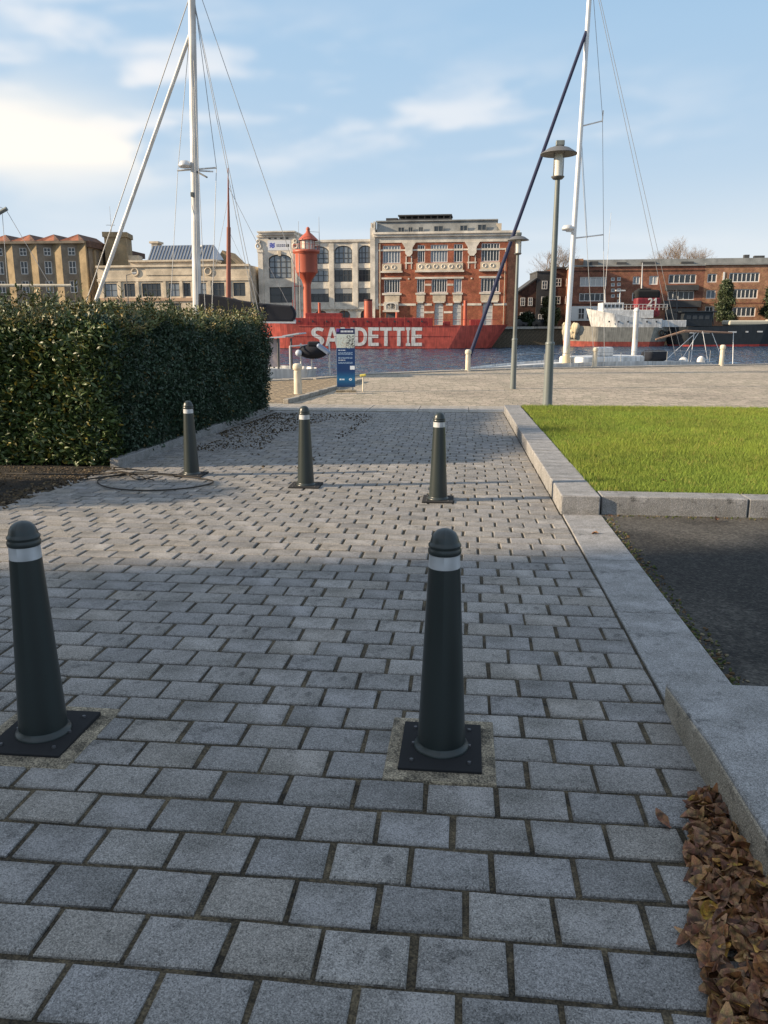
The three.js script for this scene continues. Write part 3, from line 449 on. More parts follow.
{
  const t = thing('hedge', 'tall clipped dark evergreen hedge along the left of the path', 'hedge', [0, 0, 0]);
  const x1 = -4.70, x0 = -16, z1 = -10.05, z0 = -18.9, top = 1.60;
  mesh('dark_core', [box(x1 - x0 - 0.5, 1.75, z1 - z0 - 0.5, (x0 + x1) / 2, 0.58, (z0 + z1) / 2)], std({ color: C(0.012, 0.016, 0.01), roughness: 1 }), t);  // dark box added to block light and stand for the inner shade
  const bulge = (a, b) => (fbm(a * 1.1, b * 1.3, 5, 4) - 0.47) * 0.42;
  const broad = [], fine = [], tips = [];
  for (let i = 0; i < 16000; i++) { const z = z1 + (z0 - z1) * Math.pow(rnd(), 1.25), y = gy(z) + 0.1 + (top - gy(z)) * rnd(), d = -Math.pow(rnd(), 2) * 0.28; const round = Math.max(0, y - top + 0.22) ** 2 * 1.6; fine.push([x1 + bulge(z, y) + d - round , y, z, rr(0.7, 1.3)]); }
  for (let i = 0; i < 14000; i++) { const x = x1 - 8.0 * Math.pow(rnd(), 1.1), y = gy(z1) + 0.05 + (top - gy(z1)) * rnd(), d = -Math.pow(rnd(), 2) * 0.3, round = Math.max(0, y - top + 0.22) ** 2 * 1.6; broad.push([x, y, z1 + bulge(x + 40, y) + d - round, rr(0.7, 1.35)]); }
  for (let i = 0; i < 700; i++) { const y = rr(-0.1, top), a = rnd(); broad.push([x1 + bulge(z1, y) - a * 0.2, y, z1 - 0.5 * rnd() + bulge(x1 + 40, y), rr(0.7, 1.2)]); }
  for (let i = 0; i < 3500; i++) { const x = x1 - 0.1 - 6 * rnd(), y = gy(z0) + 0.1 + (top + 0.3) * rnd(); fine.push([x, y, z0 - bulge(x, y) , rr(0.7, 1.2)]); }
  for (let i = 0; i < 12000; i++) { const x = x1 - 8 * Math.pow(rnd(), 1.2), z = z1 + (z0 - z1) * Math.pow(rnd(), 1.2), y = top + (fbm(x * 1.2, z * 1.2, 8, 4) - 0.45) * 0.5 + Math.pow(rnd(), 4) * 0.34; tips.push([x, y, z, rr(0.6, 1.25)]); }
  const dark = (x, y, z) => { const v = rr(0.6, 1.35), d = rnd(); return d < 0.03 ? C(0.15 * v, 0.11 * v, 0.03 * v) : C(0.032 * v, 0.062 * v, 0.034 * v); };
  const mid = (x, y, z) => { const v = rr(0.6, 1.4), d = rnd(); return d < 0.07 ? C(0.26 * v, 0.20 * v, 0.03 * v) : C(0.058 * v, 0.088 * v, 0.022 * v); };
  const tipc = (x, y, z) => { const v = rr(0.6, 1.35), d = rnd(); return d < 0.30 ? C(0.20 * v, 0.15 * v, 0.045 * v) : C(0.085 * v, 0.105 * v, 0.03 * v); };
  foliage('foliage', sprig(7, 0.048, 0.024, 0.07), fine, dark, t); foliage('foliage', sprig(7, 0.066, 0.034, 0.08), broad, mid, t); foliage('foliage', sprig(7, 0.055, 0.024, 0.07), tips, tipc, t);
  const st = []; for (let i = 0; i < 340; i++) { const x = x1 - 6 * Math.pow(rnd(), 1.1), z = z1 + (z0 - z1) * rnd(), h = 0.15 + 0.45 * Math.pow(rnd(), 2.2), b = V(x, top - 0.1, z), e = V(x + rr(-0.1, 0.1), top + h, z + rr(-0.1, 0.1)); st.push(rod(b, e, 0.006, 0.003, 4)); for (let k = 0; k < 9; k++) { const f = rr(0.3, 1); const l = leafGeo(rr(0.045, 0.07), 0.024, 0.3, 0.3).translate(0, 0, 0.035).rotateX(-0.5).rotateY(rnd() * 6.28); l.translate(b.x + (e.x - b.x) * f, b.y + (e.y - b.y) * f, b.z + (e.z - b.z) * f); st.push(l); } }
  const sh = mesh('shoot', st, std({ color: C(0.15, 0.14, 0.045), roughness: 0.6, side: THREE.DoubleSide }), t, true); sh.userData.kind = 'stuff';
}

// ---------- boats ----------
function hullGeo({ x0, x1, B, bot, sheer, rakeL = 1, rakeR = 1, ta = 0.3, tb = 0.2, pa = 0.6, pb = 0.5, flare = 0.3, v0 = 0, v1 = 1, n = 48, deck = true, end = 0.02 }) {
  const P = [], UVn = 8, half = (t) => B / 2 * Math.min(1, Math.pow(clamp(t / ta) + 1e-6, pa)) * Math.min(1, Math.pow(clamp((1 - t) / tb) + 1e-6, pb));
  const pt = (t, v, s) => { const y = bot + (sheer(t) - bot) * v, xl = x0 + rakeL * (1 - v), xr = x1 - rakeR * (1 - v), hb = half(t) + end, e = 1 - Math.min(1, half(t) / (B / 2)); return [xl + (xr - xl) * t, y, s * hb * (1 - (1 - v) * (0.02 + flare * e))]; };
  const quad = (a, b, c, d) => P.push(...a, ...b, ...c, ...a, ...c, ...d);
  for (let i = 0; i < n; i++) { const t0 = i / n, t1 = (i + 1) / n; for (let j = 0; j < UVn; j++) { const a = v0 + (v1 - v0) * j / UVn, b = v0 + (v1 - v0) * (j + 1) / UVn; quad(pt(t0, a, 1), pt(t1, a, 1), pt(t1, b, 1), pt(t0, b, 1)); quad(pt(t1, a, -1), pt(t0, a, -1), pt(t0, b, -1), pt(t1, b, -1)); if (i === 0) quad(pt(0, a, -1), pt(0, a, 1), pt(0, b, 1), pt(0, b, -1)); if (i === n - 1) quad(pt(1, a, 1), pt(1, a, -1), pt(1, b, -1), pt(1, b, 1)); }
    if (deck) { const l = (p) => [p[0], p[1] - 0.12, p[2] * 0.99]; quad(l(pt(t0, 1, 1)), l(pt(t1, 1, 1)), l(pt(t1, 1, -1)), l(pt(t0, 1, -1))); } }
  const g = new THREE.BufferGeometry(); g.setAttribute('position', new THREE.BufferAttribute(new Float32Array(P), 3)); g.computeVertexNormals(); return g;
}
const font = await new FontLoader().loadAsync('fonts/droid/droid_sans_bold.typeface.json');
function glyph(ch, w, h, depth) { const g = new TextGeometry(ch, { font, size: 1, depth: 0.1, curveSegments: 6, bevelEnabled: false }); g.computeBoundingBox(); const b = g.boundingBox; g.translate(-b.min.x, -b.min.y, 0); g.scale(w / (b.max.x - b.min.x), h / (b.max.y - b.min.y), depth / 0.1); return g; }

{ // the red lightship
  const p = far(0, 138.5, -2.1), t = thing('lightship', 'long red lightship with lantern tower and white lettering on its hull', 'ship', [p.x, p.y, p.z], YAW);
  const sheer = (u) => 3.72 + 1.6 * Math.pow(clamp(1 - u * 2.2), 2) + 0.25 * Math.pow(clamp(u * 3 - 2), 2), S = { x0: -28.5, x1: 20.9, B: 7, bot: -0.6, sheer, rakeL: 2, rakeR: 3.2, ta: 0.24, tb: 0.16, pa: 0.62, pb: 0.42, flare: 0.35 };
  mesh('hull', hullGeo({ ...S, v0: 0.16 }), M.red, t); mesh('boot_top', hullGeo({ ...S, v0: 0, v1: 0.16, deck: false }), M.bootdark, t);
  const st = [], Z = 3.5; for (const y of [2.05]) st.push(box(27, 0.07, 0.05, -2.5, y, Z)); st.push(box(26, 0.14, 0.10, -1, 3.66, Z)); mesh('rubbing_strake', st, M.reddark, t);
  const word = 'SANDETTIE', wd = [2.15, 2.35, 2.15, 2.05, 1.75, 1.95, 1.95, 0.75, 1.75]; let tot = wd.reduce((a, b) => a + b), gap = (18.3 - tot) / 8, x = -12.03;
  for (let i = 0; i < 9; i++) { const m = mesh('letter', glyph(word[i], wd[i], 3.0, 0.03), M.lettering, t); m.position.set(x, 0.50, Z - 0.005); x += wd[i] + gap; }
  mesh('deckhouse', [rbox(28.7, 1.5, 5.6, -6.3, 4.28, 0, 0.08), rbox(6, 0.9, 4.6, -10, 5.35, 0, 0.06)], M.reddark, t);
  for (let i = 0; i < 12; i++) mesh('porthole', new THREE.CylinderGeometry(0.16, 0.16, 0.06, 14).rotateX(Math.PI / 2).translate(-18.5 + i * 2.25, 4.45, 2.83), M.framedark, t);
  mesh('tower_column', [lathe([[0.78, 4.9], [0.66, 5.4], [0.64, 10.4], [0.9, 11.2], [1.75, 12.3]], 20).translate(-12.85, 0, 0)], M.redwarm, t, true);
  const ln = mesh('lantern_house', [lathe([[1.75, 12.25], [1.82, 12.4], [1.82, 15.3], [2.2, 15.45], [2.25, 15.9], [1.72, 15.95]], 24).translate(-12.85, 0, 0)], M.redwarm, t, true);
  const ls = []; for (let i = 0; i < 12; i++) { const a = i / 12 * 6.283; ls.push(rod(V(-12.85 + Math.cos(a) * 2.2, 15.8, Math.sin(a) * 2.2), V(-12.85 + Math.cos(a) * 2.2, 16.7, Math.sin(a) * 2.2), 0.035)); } ls.push(new THREE.TorusGeometry(2.2, 0.035, 6, 32).rotateX(Math.PI / 2).translate(-12.85, 16.7, 0)); mesh('railing', ls, M.redwarm, ln);
  mesh('lantern_glass', [lathe([[1.12, 15.9], [1.12, 17.55]], 20).translate(-12.6, 0, 0)], std({ color: C(0.62, 0.58, 0.50), roughness: 0.15 }), t, true);
  const lb = []; for (let i = 0; i < 10; i++) { const a = i / 10 * 6.283; lb.push(rod(V(-12.6 + Math.cos(a) * 1.15, 15.9, Math.sin(a) * 1.15), V(-12.6 + Math.cos(a) * 1.15, 17.6, Math.sin(a) * 1.15), 0.05)); } mesh('glazing_bar', lb, M.redwarm, t);
  mesh('lantern_roof', [lathe([[1.62, 17.45], [1.60, 17.6], [0.9, 18.25], [0.36, 18.7], [0.30, 19.1], [0.38, 19.2], [0.2, 19.5], [0.0001, 19.6]], 20).translate(-12.5, 0, 0)], M.redwarm, t, true);
  mesh('aerial', rod(V(-13.9, 5, 1.6), V(-13.9, 20.3, 1.4), 0.09, 0.03), M.wire, t); mesh('aerial', [rod(V(-10.7, 15, -0.5), V(-10.7, 21.2, -0.5), 0.07, 0.03), rod(V(-10.7, 18.8, -0.5), V(-12.4, 18.9, -0.5), 0.03)], M.wire, t);
  mesh('ladder_cage', [rod(V(-14.9, 4.9, 0), V(-14.9, 15.6, 0), 0.08), rod(V(-15.3, 4.9, 0), V(-15.3, 8, 0), 0.06), box(1.2, 0.1, 1, -14.4, 10.2, 0)], M.reddark, t);
  mesh('funnel', [lathe([[0.72, 4.9], [0.68, 8.0], [0.60, 8.05]], 20).translate(-2.65, 0, 0)], M.redwarm, t, true); mesh('funnel_cap', new THREE.CylinderGeometry(0.72, 0.72, 0.25, 20).translate(-2.65, 7.95, 0), M.bootdark, t);
  for (const [px, y, r] of [[2.17, 5.95, 0.26], [5.05, 5.05, 0.36], [13.6, 7.85, 0.32], [-10.8, 7.5, 0.24]]) mesh('vent_pipe', lathe([[r, 3.6], [r * 0.95, y - 0.1], [r * 1.15, y], [0.0001, y + 0.05]], 14).translate(px, 0, 0.5), M.redwarm, t, true);
  const fm = mesh('foremast', [rod(V(-26.2, 4.4, 0), V(-25.5, 19.5, 0), 0.42, 0.34, 12), rod(V(-25.5, 19.3, 0), V(-25.2, 28.6, 0), 0.24, 0.07, 10)], std({ color: C(0.26, 0.10, 0.07), roughness: 0.8 }), t);
  mesh('stay', [rod(V(-25.4, 26, 0), V(-15, 5.2, 0), 0.035, 0.035, 4), rod(V(-25.5, 19, 0), V(-19, 4.8, 2), 0.03, 0.03, 4), rod(V(-25.4, 24, 0), V(-30, 5, 0), 0.03, 0.03, 4)], M.wire, fm);
  const ra = []; for (let i = 0; i < 30; i++) ra.push(rod(V(-20 + i * 1.3, 3.7, 3.1), V(-20 + i * 1.3, 4.75 + (i > 21 ? 0 : 0.6), 3.1), 0.03, 0.03, 4)); ra.push(rod(V(8, 4.75, 3.1), V(19, 4.75, 2.6), 0.03, 0.03, 4)); mesh('railing', ra, M.reddark, t);
  mesh('deck_gear', [rbox(2.2, 1.1, 1.6, 15.5, 4.2, 0, 0.1), rbox(1.2, 0.8, 1.2, 10.5, 4.1, 0.4, 0.1), rbox(3, 1.6, 3, -21.5, 5.0, 0, 0.1)], M.reddark, t);
}
{ // grey tug with white superstructure
  const p = far(0, 152, -2.1), o = far(34.1, 155.5, -2.1), t = thing('tugboat', 'grey hulled tug with white wheelhouse deck and maroon funnel', 'ship', [o.x, o.y, o.z], YAW);
  const sheer = (u) => 3.5 + 0.5 * Math.pow(clamp(1 - u * 2), 2), S = { x0: -0.4, x1: 20.2, B: 7, bot: -0.5, sheer, rakeL: 0.5, rakeR: 1.2, ta: 0.28, tb: 0.2, flare: 0.2 };
  mesh('hull', hullGeo({ ...S, v0: 0.34 }), M.hullgrey, t); mesh('boot_top', hullGeo({ ...S, v0: 0, v1: 0.34, deck: false }), std({ color: C(0.40, 0.08, 0.055), map: paintT, roughness: 0.7 }), t);
  mesh('forward_bulwark', hullGeo({ x0: 4.0, x1: 18.2, B: 6.4, bot: 3.4, sheer: (u) => 5.0 + 1.9 * Math.pow(clamp(1 - u * 1.3), 1.4), rakeL: 1.2, rakeR: 0, ta: 0.3, tb: 0.05, flare: 0.25 }), M.white, t);
  mesh('deckhouse', [rbox(9.5, 1.5, 4, 11.4, 5.9, 0, 0.08), rbox(4, 1.5, 3.4, 8.6, 7.2, 0, 0.08), rbox(5.2, 1.25, 5.6, 19.5, 4.15, 0, 0.08)], M.white, t);
  for (let i = 0; i < 5; i++) mesh('window', box(0.5, 0.55, 0.05, 7.1 + i * 0.75, 7.35, 1.72), M.pane, t);
  for (let i = 0; i < 6; i++) mesh('porthole', new THREE.CylinderGeometry(0.17, 0.17, 0.08, 12).rotateX(Math.PI / 2).translate(7.6 + i * 1.75, 4.5, 3.24), M.framedark, t);
  const fn = mesh('funnel', [rbox(4.6, 3.6, 2.6, 15.3, 7.2, 0, 0.5, 4)], M.maroon, t); mesh('funnel_top', [rbox(4.5, 1.7, 2.5, 15.2, 9.45, 0, 0.5, 4).rotateZ(0), rbox(2.2, 0.5, 1.8, 14.6, 10.3, 0, 0.2)], M.black, t);
  [...'21'].forEach((c, i) => { const m = mesh('digit', glyph(c, i ? 0.55 : 0.85, 1.5, 0.06), M.lettering, fn); m.position.set(15.1 + i * 1.05, 7.3, 1.3); });
  mesh('mast', [rod(V(14.2, 10, 0), V(14.0, 15.2, 0), 0.16, 0.06), rod(V(7.5, 8, 0), V(7.3, 10.4, 0), 0.12, 0.06), rod(V(7.3, 8, 0), V(7.6, 24, 0), 0.05, 0.03), rod(V(10.2, 7.5, 0), V(10.2, 10.2, 0), 0.1), box(1.8, 0.25, 0.6, 10.2, 10.2, 0)], M.white, t);
  const ra = []; for (let i = 0; i < 12; i++) ra.push(rod(V(10 + i * 0.75, 6.6, 2.9), V(10 + i * 0.75, 7.6, 2.9), 0.04, 0.04, 4)); ra.push(rod(V(10, 7.6, 2.9), V(18.4, 7.6, 2.9), 0.045, 0.045, 4), rod(V(10, 7.1, 2.9), V(18.4, 7.1, 2.9), 0.03, 0.03, 4)); mesh('railing', ra, M.white, t);
  const fd = []; for (let i = 0; i < 26; i++) { const a = i / 26; fd.push(new THREE.SphereGeometry(rr(0.3, 0.55), 7, 6).scale(1, rr(1.2, 2.2), 1).translate(0.1 + a * 1.9, rr(1.6, 3.9), (0.5 + a * 1.9) * (i % 2 ? 1 : -0.6))); } mesh('rope_fender', fd, M.tan, t);
  for (let i = 0; i < 4; i++) mesh('tyre_fender', new THREE.TorusGeometry(0.42, 0.16, 8, 16).translate(17.4 + i * 0.75, 2.5 - (i % 2) * 0.3, 3.35 - i * 0.15), M.black, t);
}
{ // black workboat on the right
  const o = far(34.1, 155.0, -2.1), t = thing('workboat', 'black hulled boat lying right of the grey tug', 'ship', [o.x, o.y, o.z], YAW);
  const sheer = (u) => 3.5 + 1.5 * u * u, S = { x0: 18.6, x1: 47, B: 6, bot: -0.4, sheer, rakeL: 1.2, rakeR: 3, ta: 0.12, tb: 0.35, pb: 0.7, flare: 0.2 };
  mesh('hull', hullGeo({ ...S, v0: 0.18 }), M.hullblack, t); mesh('boot_top', hullGeo({ ...S, v0: 0, v1: 0.18, deck: false }), M.reddark, t);
  for (const [x, w] of [[25.5, 1.6], [30.5, 1.5], [35.6, 1.0], [40.5, 0.5], [23, 0.9], [33.2, 0.5]]) mesh('draught_mark', box(w, 0.26, 0.05, x, 2.5 + (x - 22) * 0.015, 3.01), M.white, t);
  mesh('wheelhouse', [rbox(5.4, 2.6, 3.6, 24.4, 4.9, 0, 0.1), rbox(6.6, 0.3, 4.2, 24.4, 6.3, 0, 0.08)], M.hullblack, t); for (let i = 0; i < 4; i++) mesh('window', box(0.8, 0.7, 0.06, 22.6 + i * 1.15, 5.3, 1.82), M.pane, t);
  mesh('hatch_cover', [rbox(7.5, 0.9, 3.6, 34, 4.3, 0, 0.3, 4), rbox(3.4, 0.6, 3.0, 40, 4.6, 0, 0.2, 3)], std({ color: C(0.5, 0.47, 0.38), roughness: 0.9 }), t);
  mesh('mast', [rod(V(21, 6, 0), V(20.6, 10.4, 0), 0.12, 0.06), rod(V(28, 4, 0), V(27.5, 7.5, 0), 0.1, 0.06)], M.framedark, t);
}
function rigging(t, name, lines, r, mat) { for (const [a, b] of lines) mesh(name, rod(V(...a), V(...b), r, r, 5), mat, t); }
{ // right yacht
  const t = thing('sailing_yacht', 'white yacht with tall pale mast and furled dark blue sail', 'yacht', [-0.17, -2.1, -40.8], 0.609);
  mesh('hull', hullGeo({ x0: -0.2, x1: 17.4, B: 3.6, bot: -0.5, sheer: (u) => 1.62 + 0.28 * u * (1 - u) * 4 - 0.05 * u, rakeL: 1.3, rakeR: 0.5, ta: 0.5, tb: 0.3, pb: 0.25, flare: 0.4 }), M.white, t);
  mesh('cabin', [rbox(4.6, 0.42, 1.9, 9.2, 1.9, 0, 0.12, 3)], M.white, t); mesh('life_raft', rbox(0.95, 0.5, 0.6, 8.8, 2.35, 0.5, 0.1, 3), M.white, t);
  mesh('sail_cover', [rbox(1.5, 0.62, 0.9, 13.0, 2.05, 0.2, 0.25, 4).rotateZ(0.0)], M.navycloth, t);
  const mx = 6.55, lean = -0.25; mesh('mast', rod(V(mx, 1.5, 0), V(mx + lean + 0.35, 21.4, 0.35), 0.145, 0.11, 18), M.alu, t);
  const at = (y) => V(mx + (lean + 0.35) * (y - 1.5) / 19.9, y, 0.35 * (y - 1.5) / 19.9);
  mesh('furled_sail', rod(V(-0.05, 1.4, 0), at(17.9), 0.095, 0.08, 12), M.navy, t); mesh('forestay', rod(at(17.9), at(19.5), 0.03), M.wire, t);
  const s1 = at(13.5), s2 = at(8.15), s3 = at(6.0); mesh('spreader', rod(s1, V(s1.x + 0.95, s1.y + 0.26, s1.z + 0.5), 0.035), M.white, t); mesh('spreader', rod(s2, V(s2.x + 1.5, s2.y + 0.2, s2.z + 0.6), 0.035), M.white, t); mesh('spreader_tip', rod(V(s1.x + 0.95, s1.y + 0.2, s1.z + 0.5), V(s1.x + 0.97, s1.y + 0.75, s1.z + 0.5), 0.03), M.white, t);
  mesh('radar', [lathe([[0.0001, 0], [0.28, 0.02], [0.30, 0.14], [0.22, 0.26], [0.0001, 0.3]], 16).translate(s2.x - 0.42, s2.y + 0.35, s2.z), box(0.4, 0.06, 0.2, s2.x - 0.25, s2.y + 0.33, s2.z)], M.alu, t, true);
  const q = (v) => [v.x, v.y, v.z]; rigging(t, 'shroud', [[q(at(20.5)), [s1.x + 0.95, s1.y + 0.4, s1.z + 0.5]], [[s1.x + 0.95, s1.y + 0.4, s1.z + 0.5], [s2.x + 1.5, s2.y + 0.2, s2.z + 0.6]], [[s2.x + 1.5, s2.y + 0.2, s2.z + 0.6], [mx + 1.2, 1.7, 1.7]], [q(at(13)), [mx + 0.5, 1.7, 1.7]], [q(at(20.8)), [15.6, 1.8, 0]], [q(at(20.6)), [14.4, 1.8, 0.6]], [q(s1), [s2.x + 0.6, s2.y, 0.5]]], 0.013, M.wire);
  const rl = []; for (let i = 0; i < 9; i++) { const x = 2 + i * 1.75; rl.push(rod(V(x, 1.7, 1.6), V(x, 2.35, 1.6), 0.018, 0.018, 5)); } rl.push(rod(V(2, 2.35, 1.6), V(16, 2.35, 1.6), 0.012, 0.012, 4)); mesh('guard_rail', rl, M.wire, t);
  mesh('rope_coil', lathe([[0.24, 1.6], [0.19, 2.2], [0.17, 2.9], [0.155, 3.4]], 14).translate(mx + 0.05, 0, 0), M.tan, t, true);
}
{ // tangle of small masts right of the pole
  const t = thing('small_sailboat', 'small white boat with stowed spars behind the quay edge', 'boat', [13.2, -2.1, -50.2], 0.35); t.scale.set(0.9, 0.92, 0.9);
  mesh('hull', hullGeo({ x0: -2.8, x1: 3.2, B: 2, bot: -0.3, sheer: (u) => 1.35 + 0.3 * (1 - u), rakeL: 0.6, rakeR: 0.2, ta: 0.5, tb: 0.2, pb: 0.3 }), M.white, t);
  mesh('fender', new THREE.SphereGeometry(0.32, 14, 10).scale(1, 1.2, 1).translate(-1.2, 1.75, 1.0), M.white, t); mesh('fender', new THREE.SphereGeometry(0.26, 14, 10).scale(1, 1.25, 1).translate(0.1, 1.85, 1.0), M.white, t);
  const top = V(0.4, 3.75, 0); rigging(t, 'strut', [[[-2.6, 1.6, 0.5], [0.4, 3.75, 0]], [[-1.4, 1.6, 0.7], [0.5, 3.7, 0]], [[0.9, 1.6, 0.7], [0.6, 3.7, 0.2]], [[2.2, 1.6, 0.6], [1.4, 3.7, 0]], [[-0.6, 1.6, 0.9], [0.1, 3.6, 0]], [[2.9, 1.6, 0.5], [3.1, 3.6, 0]]], 0.022, M.alu);
  mesh('furled_canvas', rod(V(-2.7, 3.2, 0), V(-0.6, 3.72, 0), 0.05, 0.075, 8), std({ color: C(0.30, 0.19, 0.13), roughness: 1 }), t); mesh('furled_canvas', rod(V(-0.6, 3.72, 0), V(3.0, 3.6, 0), 0.075, 0.05, 8), std({ color: C(0.32, 0.2, 0.14), roughness: 1 }), t);
}
{ // left yacht behind the hedge
  const t = thing('sailing_yacht', 'yacht behind the hedge with white mast and navy covered boom', 'yacht', [-11.66, -2.1, -34.1], 0.06);
  mesh('hull', hullGeo({ x0: -7.8, x1: 5.2, B: 3.5, bot: -0.4, sheer: (u) => 1.95 + 0.3 * (1 - u), rakeL: 1.2, rakeR: 0.4, ta: 0.5, tb: 0.3, pb: 0.25, flare: 0.4 }), M.white, t);
  mesh('mast', rod(V(0.05, 1.8, 0), V(0.66, 17.6, 0.2), 0.19, 0.14, 18), M.white, t);
  mesh('boom', rod(V(0, 3.95, 0), V(4.35, 3.9, 0), 0.10, 0.09, 10), M.alu, t);
  const bp = []; { const s = new THREE.Shape(); s.moveTo(0.25, 0); s.lineTo(4.2, 0); s.quadraticCurveTo(4.4, 0.25, 4.15, 0.5); s.quadraticCurveTo(3.0, 0.55, 2.0, 0.72); s.quadraticCurveTo(1.0, 0.95, 0.35, 0.98); s.closePath(); const g = new THREE.ExtrudeGeometry(s, { depth: 0.2, bevelEnabled: true, bevelSize: 0.08, bevelThickness: 0.12, bevelSegments: 4, curveSegments: 8 }); bp.push(g.translate(0, 3.98, -0.1)); } mesh('sail_cover', bp, M.navycloth, t);
  const up = (y) => V(0.05 + 0.61 * (y - 1.8) / 15.8, y, 0.2 * (y - 1.8) / 15.8), q = (v) => [v.x, v.y, v.z];
  mesh('furled_jib', rod(V(-4.55, 4.0, 0), up(15.1), 0.085, 0.075, 10), M.white, t); mesh('forestay', rod(V(-4.95, 4.0, 0), up(16.4), 0.02), M.wire, t);
  const s = up(9.9); mesh('spreader', rod(V(s.x - 0.72, s.y, s.z), V(s.x + 0.9, s.y + 0.1, s.z), 0.035), M.white, t); mesh('spreader', rod(s, V(s.x + 0.62, s.y - 0.35, s.z + 0.5), 0.035), M.framedark, t); mesh('spreader', rod(s, V(s.x + 0.55, s.y + 0.1, s.z - 0.8), 0.035), M.white, t);
  mesh('radar', lathe([[0.0001, 0], [0.24, 0.02], [0.26, 0.12], [0.18, 0.26], [0.0001, 0.3]], 16).translate(s.x - 0.36, s.y + 0.08, s.z + 0.1), M.alu, t, true);
  mesh('mast_light', rbox(0.14, 0.18, 0.14, s.x - 0.1, s.y - 0.95, s.z + 0.2, 0.03), M.lampgrey, t);
  rigging(t, 'shroud', [[q(up(17)), [s.x + 0.9, s.y + 0.1, s.z]], [[s.x + 0.9, s.y + 0.1, s.z], [1.0, 2.1, 1.6]], [q(up(16.5)), [2.9, 4.2, 0.6]], [q(up(16.4)), [2.7, 4.2, 0.3]], [q(up(17.2)), [4.6, 5.4, 0]], [q(up(15.8)), [s.x - 0.7, s.y, s.z]], [[s.x - 0.7, s.y, s.z], [-0.8, 2.1, 1.6]], [q(up(15)), [0.9, 2.1, 1.6]], [q(up(14)), [0.55, 2.1, 1.6]]], 0.013, M.wire);
  mesh('cockpit_awning', [new THREE.BoxGeometry(1.75, 0.06, 2.2).rotateZ(0.07).translate(3.2, 3.22, 0.1), new THREE.BoxGeometry(0.7, 0.05, 2.2).rotateZ(0.16).translate(4.3, 3.36, 0.1)], std({ color: C(0.5, 0.54, 0.6), roughness: 0.7 }), t);
  for (const [x, z] of [[2.45, 1.1], [3.2, 1.1], [3.75, 1.1], [3.2, -0.9], [4.3, 1.1]]) mesh('awning_post', rod(V(x, 1.9, z), V(x, 3.22, z), 0.045), M.framedark, t);
  mesh('cockpit_screen', [box(1.6, 1.15, 0.04, 3.0, 2.62, 0.95)], std({ color: C(0.42, 0.36, 0.37), roughness: 0.5 }), t);
  mesh('stern_rail', [rod(V(4.3, 2.0, 1.5), V(4.3, 2.9, 1.5), 0.03), rod(V(4.3, 2.9, 1.5), V(5.1, 2.95, 0.8), 0.03), rod(V(5.1, 2.0, 0.8), V(5.1, 2.95, 0.8), 0.03)], M.alu, t);
}
{
  const t = thing('dinghy', 'dinghy bundled in navy canvas behind the nearest cream mooring post', 'dinghy', [-6.1, -2.1, -33.6], 0.1);
  mesh('hull', [new THREE.SphereGeometry(0.5, 18, 12).scale(1.25, 0.62, 0.9).translate(-0.35, 2.68, 0)], M.navycloth, t); mesh('tube', new THREE.CapsuleGeometry(0.10, 0.45, 6, 12).rotateZ(0.95).translate(0.12, 2.78, 0.35), std({ color: C(0.20, 0.26, 0.38), roughness: 0.5 }), t); mesh('tube_end', new THREE.SphereGeometry(0.14, 14, 10).translate(-0.92, 2.62, 0.3), std({ color: C(0.45, 0.5, 0.58), roughness: 0.5 }), t); mesh('canvas_fold', rbox(0.5, 0.22, 0.5, -0.3, 2.98, 0.1, 0.08, 3), M.navycloth, t);
  mesh('davit', [rod(V(-0.9, 0.5, -0.4), V(-0.9, 3.0, -0.4), 0.04), rod(V(0.3, 0.5, -0.4), V(0.3, 3.0, -0.4), 0.04), rbox(1.7, 0.6, 1.2, -0.4, 0.4, -0.2, 0.1)], M.alu, t);
}
{
  const t = thing('moored_boat', 'boat hidden behind the hedge with pale boom and grey gaff at the left edge', 'boat', [-26.8, -2.1, -38.5], 0.1);
  mesh('hull', hullGeo({ x0: -3, x1: 8, B: 3, bot: -0.3, sheer: (u) => 1.8, ta: 0.4, tb: 0.3 }), M.white, t); mesh('mast', rod(V(0, 1.8, 0), V(0, 9.5, 0), 0.14, 0.1, 10), M.white, t);
  mesh('boom', rod(V(0, 5.66, 0), V(7.25, 5.66, 0), 0.085, 0.07, 8), M.cream, t); mesh('gaff', rod(V(0, 7.0, 0), V(4.45, 9.25, 0), 0.12, 0.10, 8), M.lampgrey, t);
  rigging(t, 'stay', [[[4.4, 9.2, 0], [0, 11, 0]], [[4.4, 9.2, 0], [6.2, 5.7, 0]], [[4.2, 9.0, 0], [4.1, 5.7, 0]], [[0, 8.6, 0], [4.3, 9.2, 0]]], 0.014, M.wire);
}

// ---------- buildings across the water ----------
function arch(x0, y0, x1, y1, rise, PathClass = THREE.Path) { const s = new PathClass(); s.moveTo(x0, y0); s.lineTo(x1, y0); if (rise) { s.lineTo(x1, y1 - rise); s.quadraticCurveTo(x1 - (x1 - x0) * 0.12, y1, (x0 + x1) / 2, y1); s.quadraticCurveTo(x0 + (x1 - x0) * 0.12, y1, x0, y1 - rise); } else { s.lineTo(x1, y1); s.lineTo(x0, y1); } s.closePath(); return s; }
function wall(name, outline, holes, mat, parent, z = 0, th = 0.4) { const s = Array.isArray(outline[0]) ? new THREE.Shape(outline.map((p) => new THREE.Vector2(...p))) : arch(...outline, 0, THREE.Shape); for (const h of holes) s.holes.push(arch(h[0], h[1], h[2], h[3], h[4] || 0)); return mesh(name, new THREE.ExtrudeGeometry(s, { depth: th, bevelEnabled: false, curveSegments: 6 }).translate(0, 0, z - th), mat, parent); }
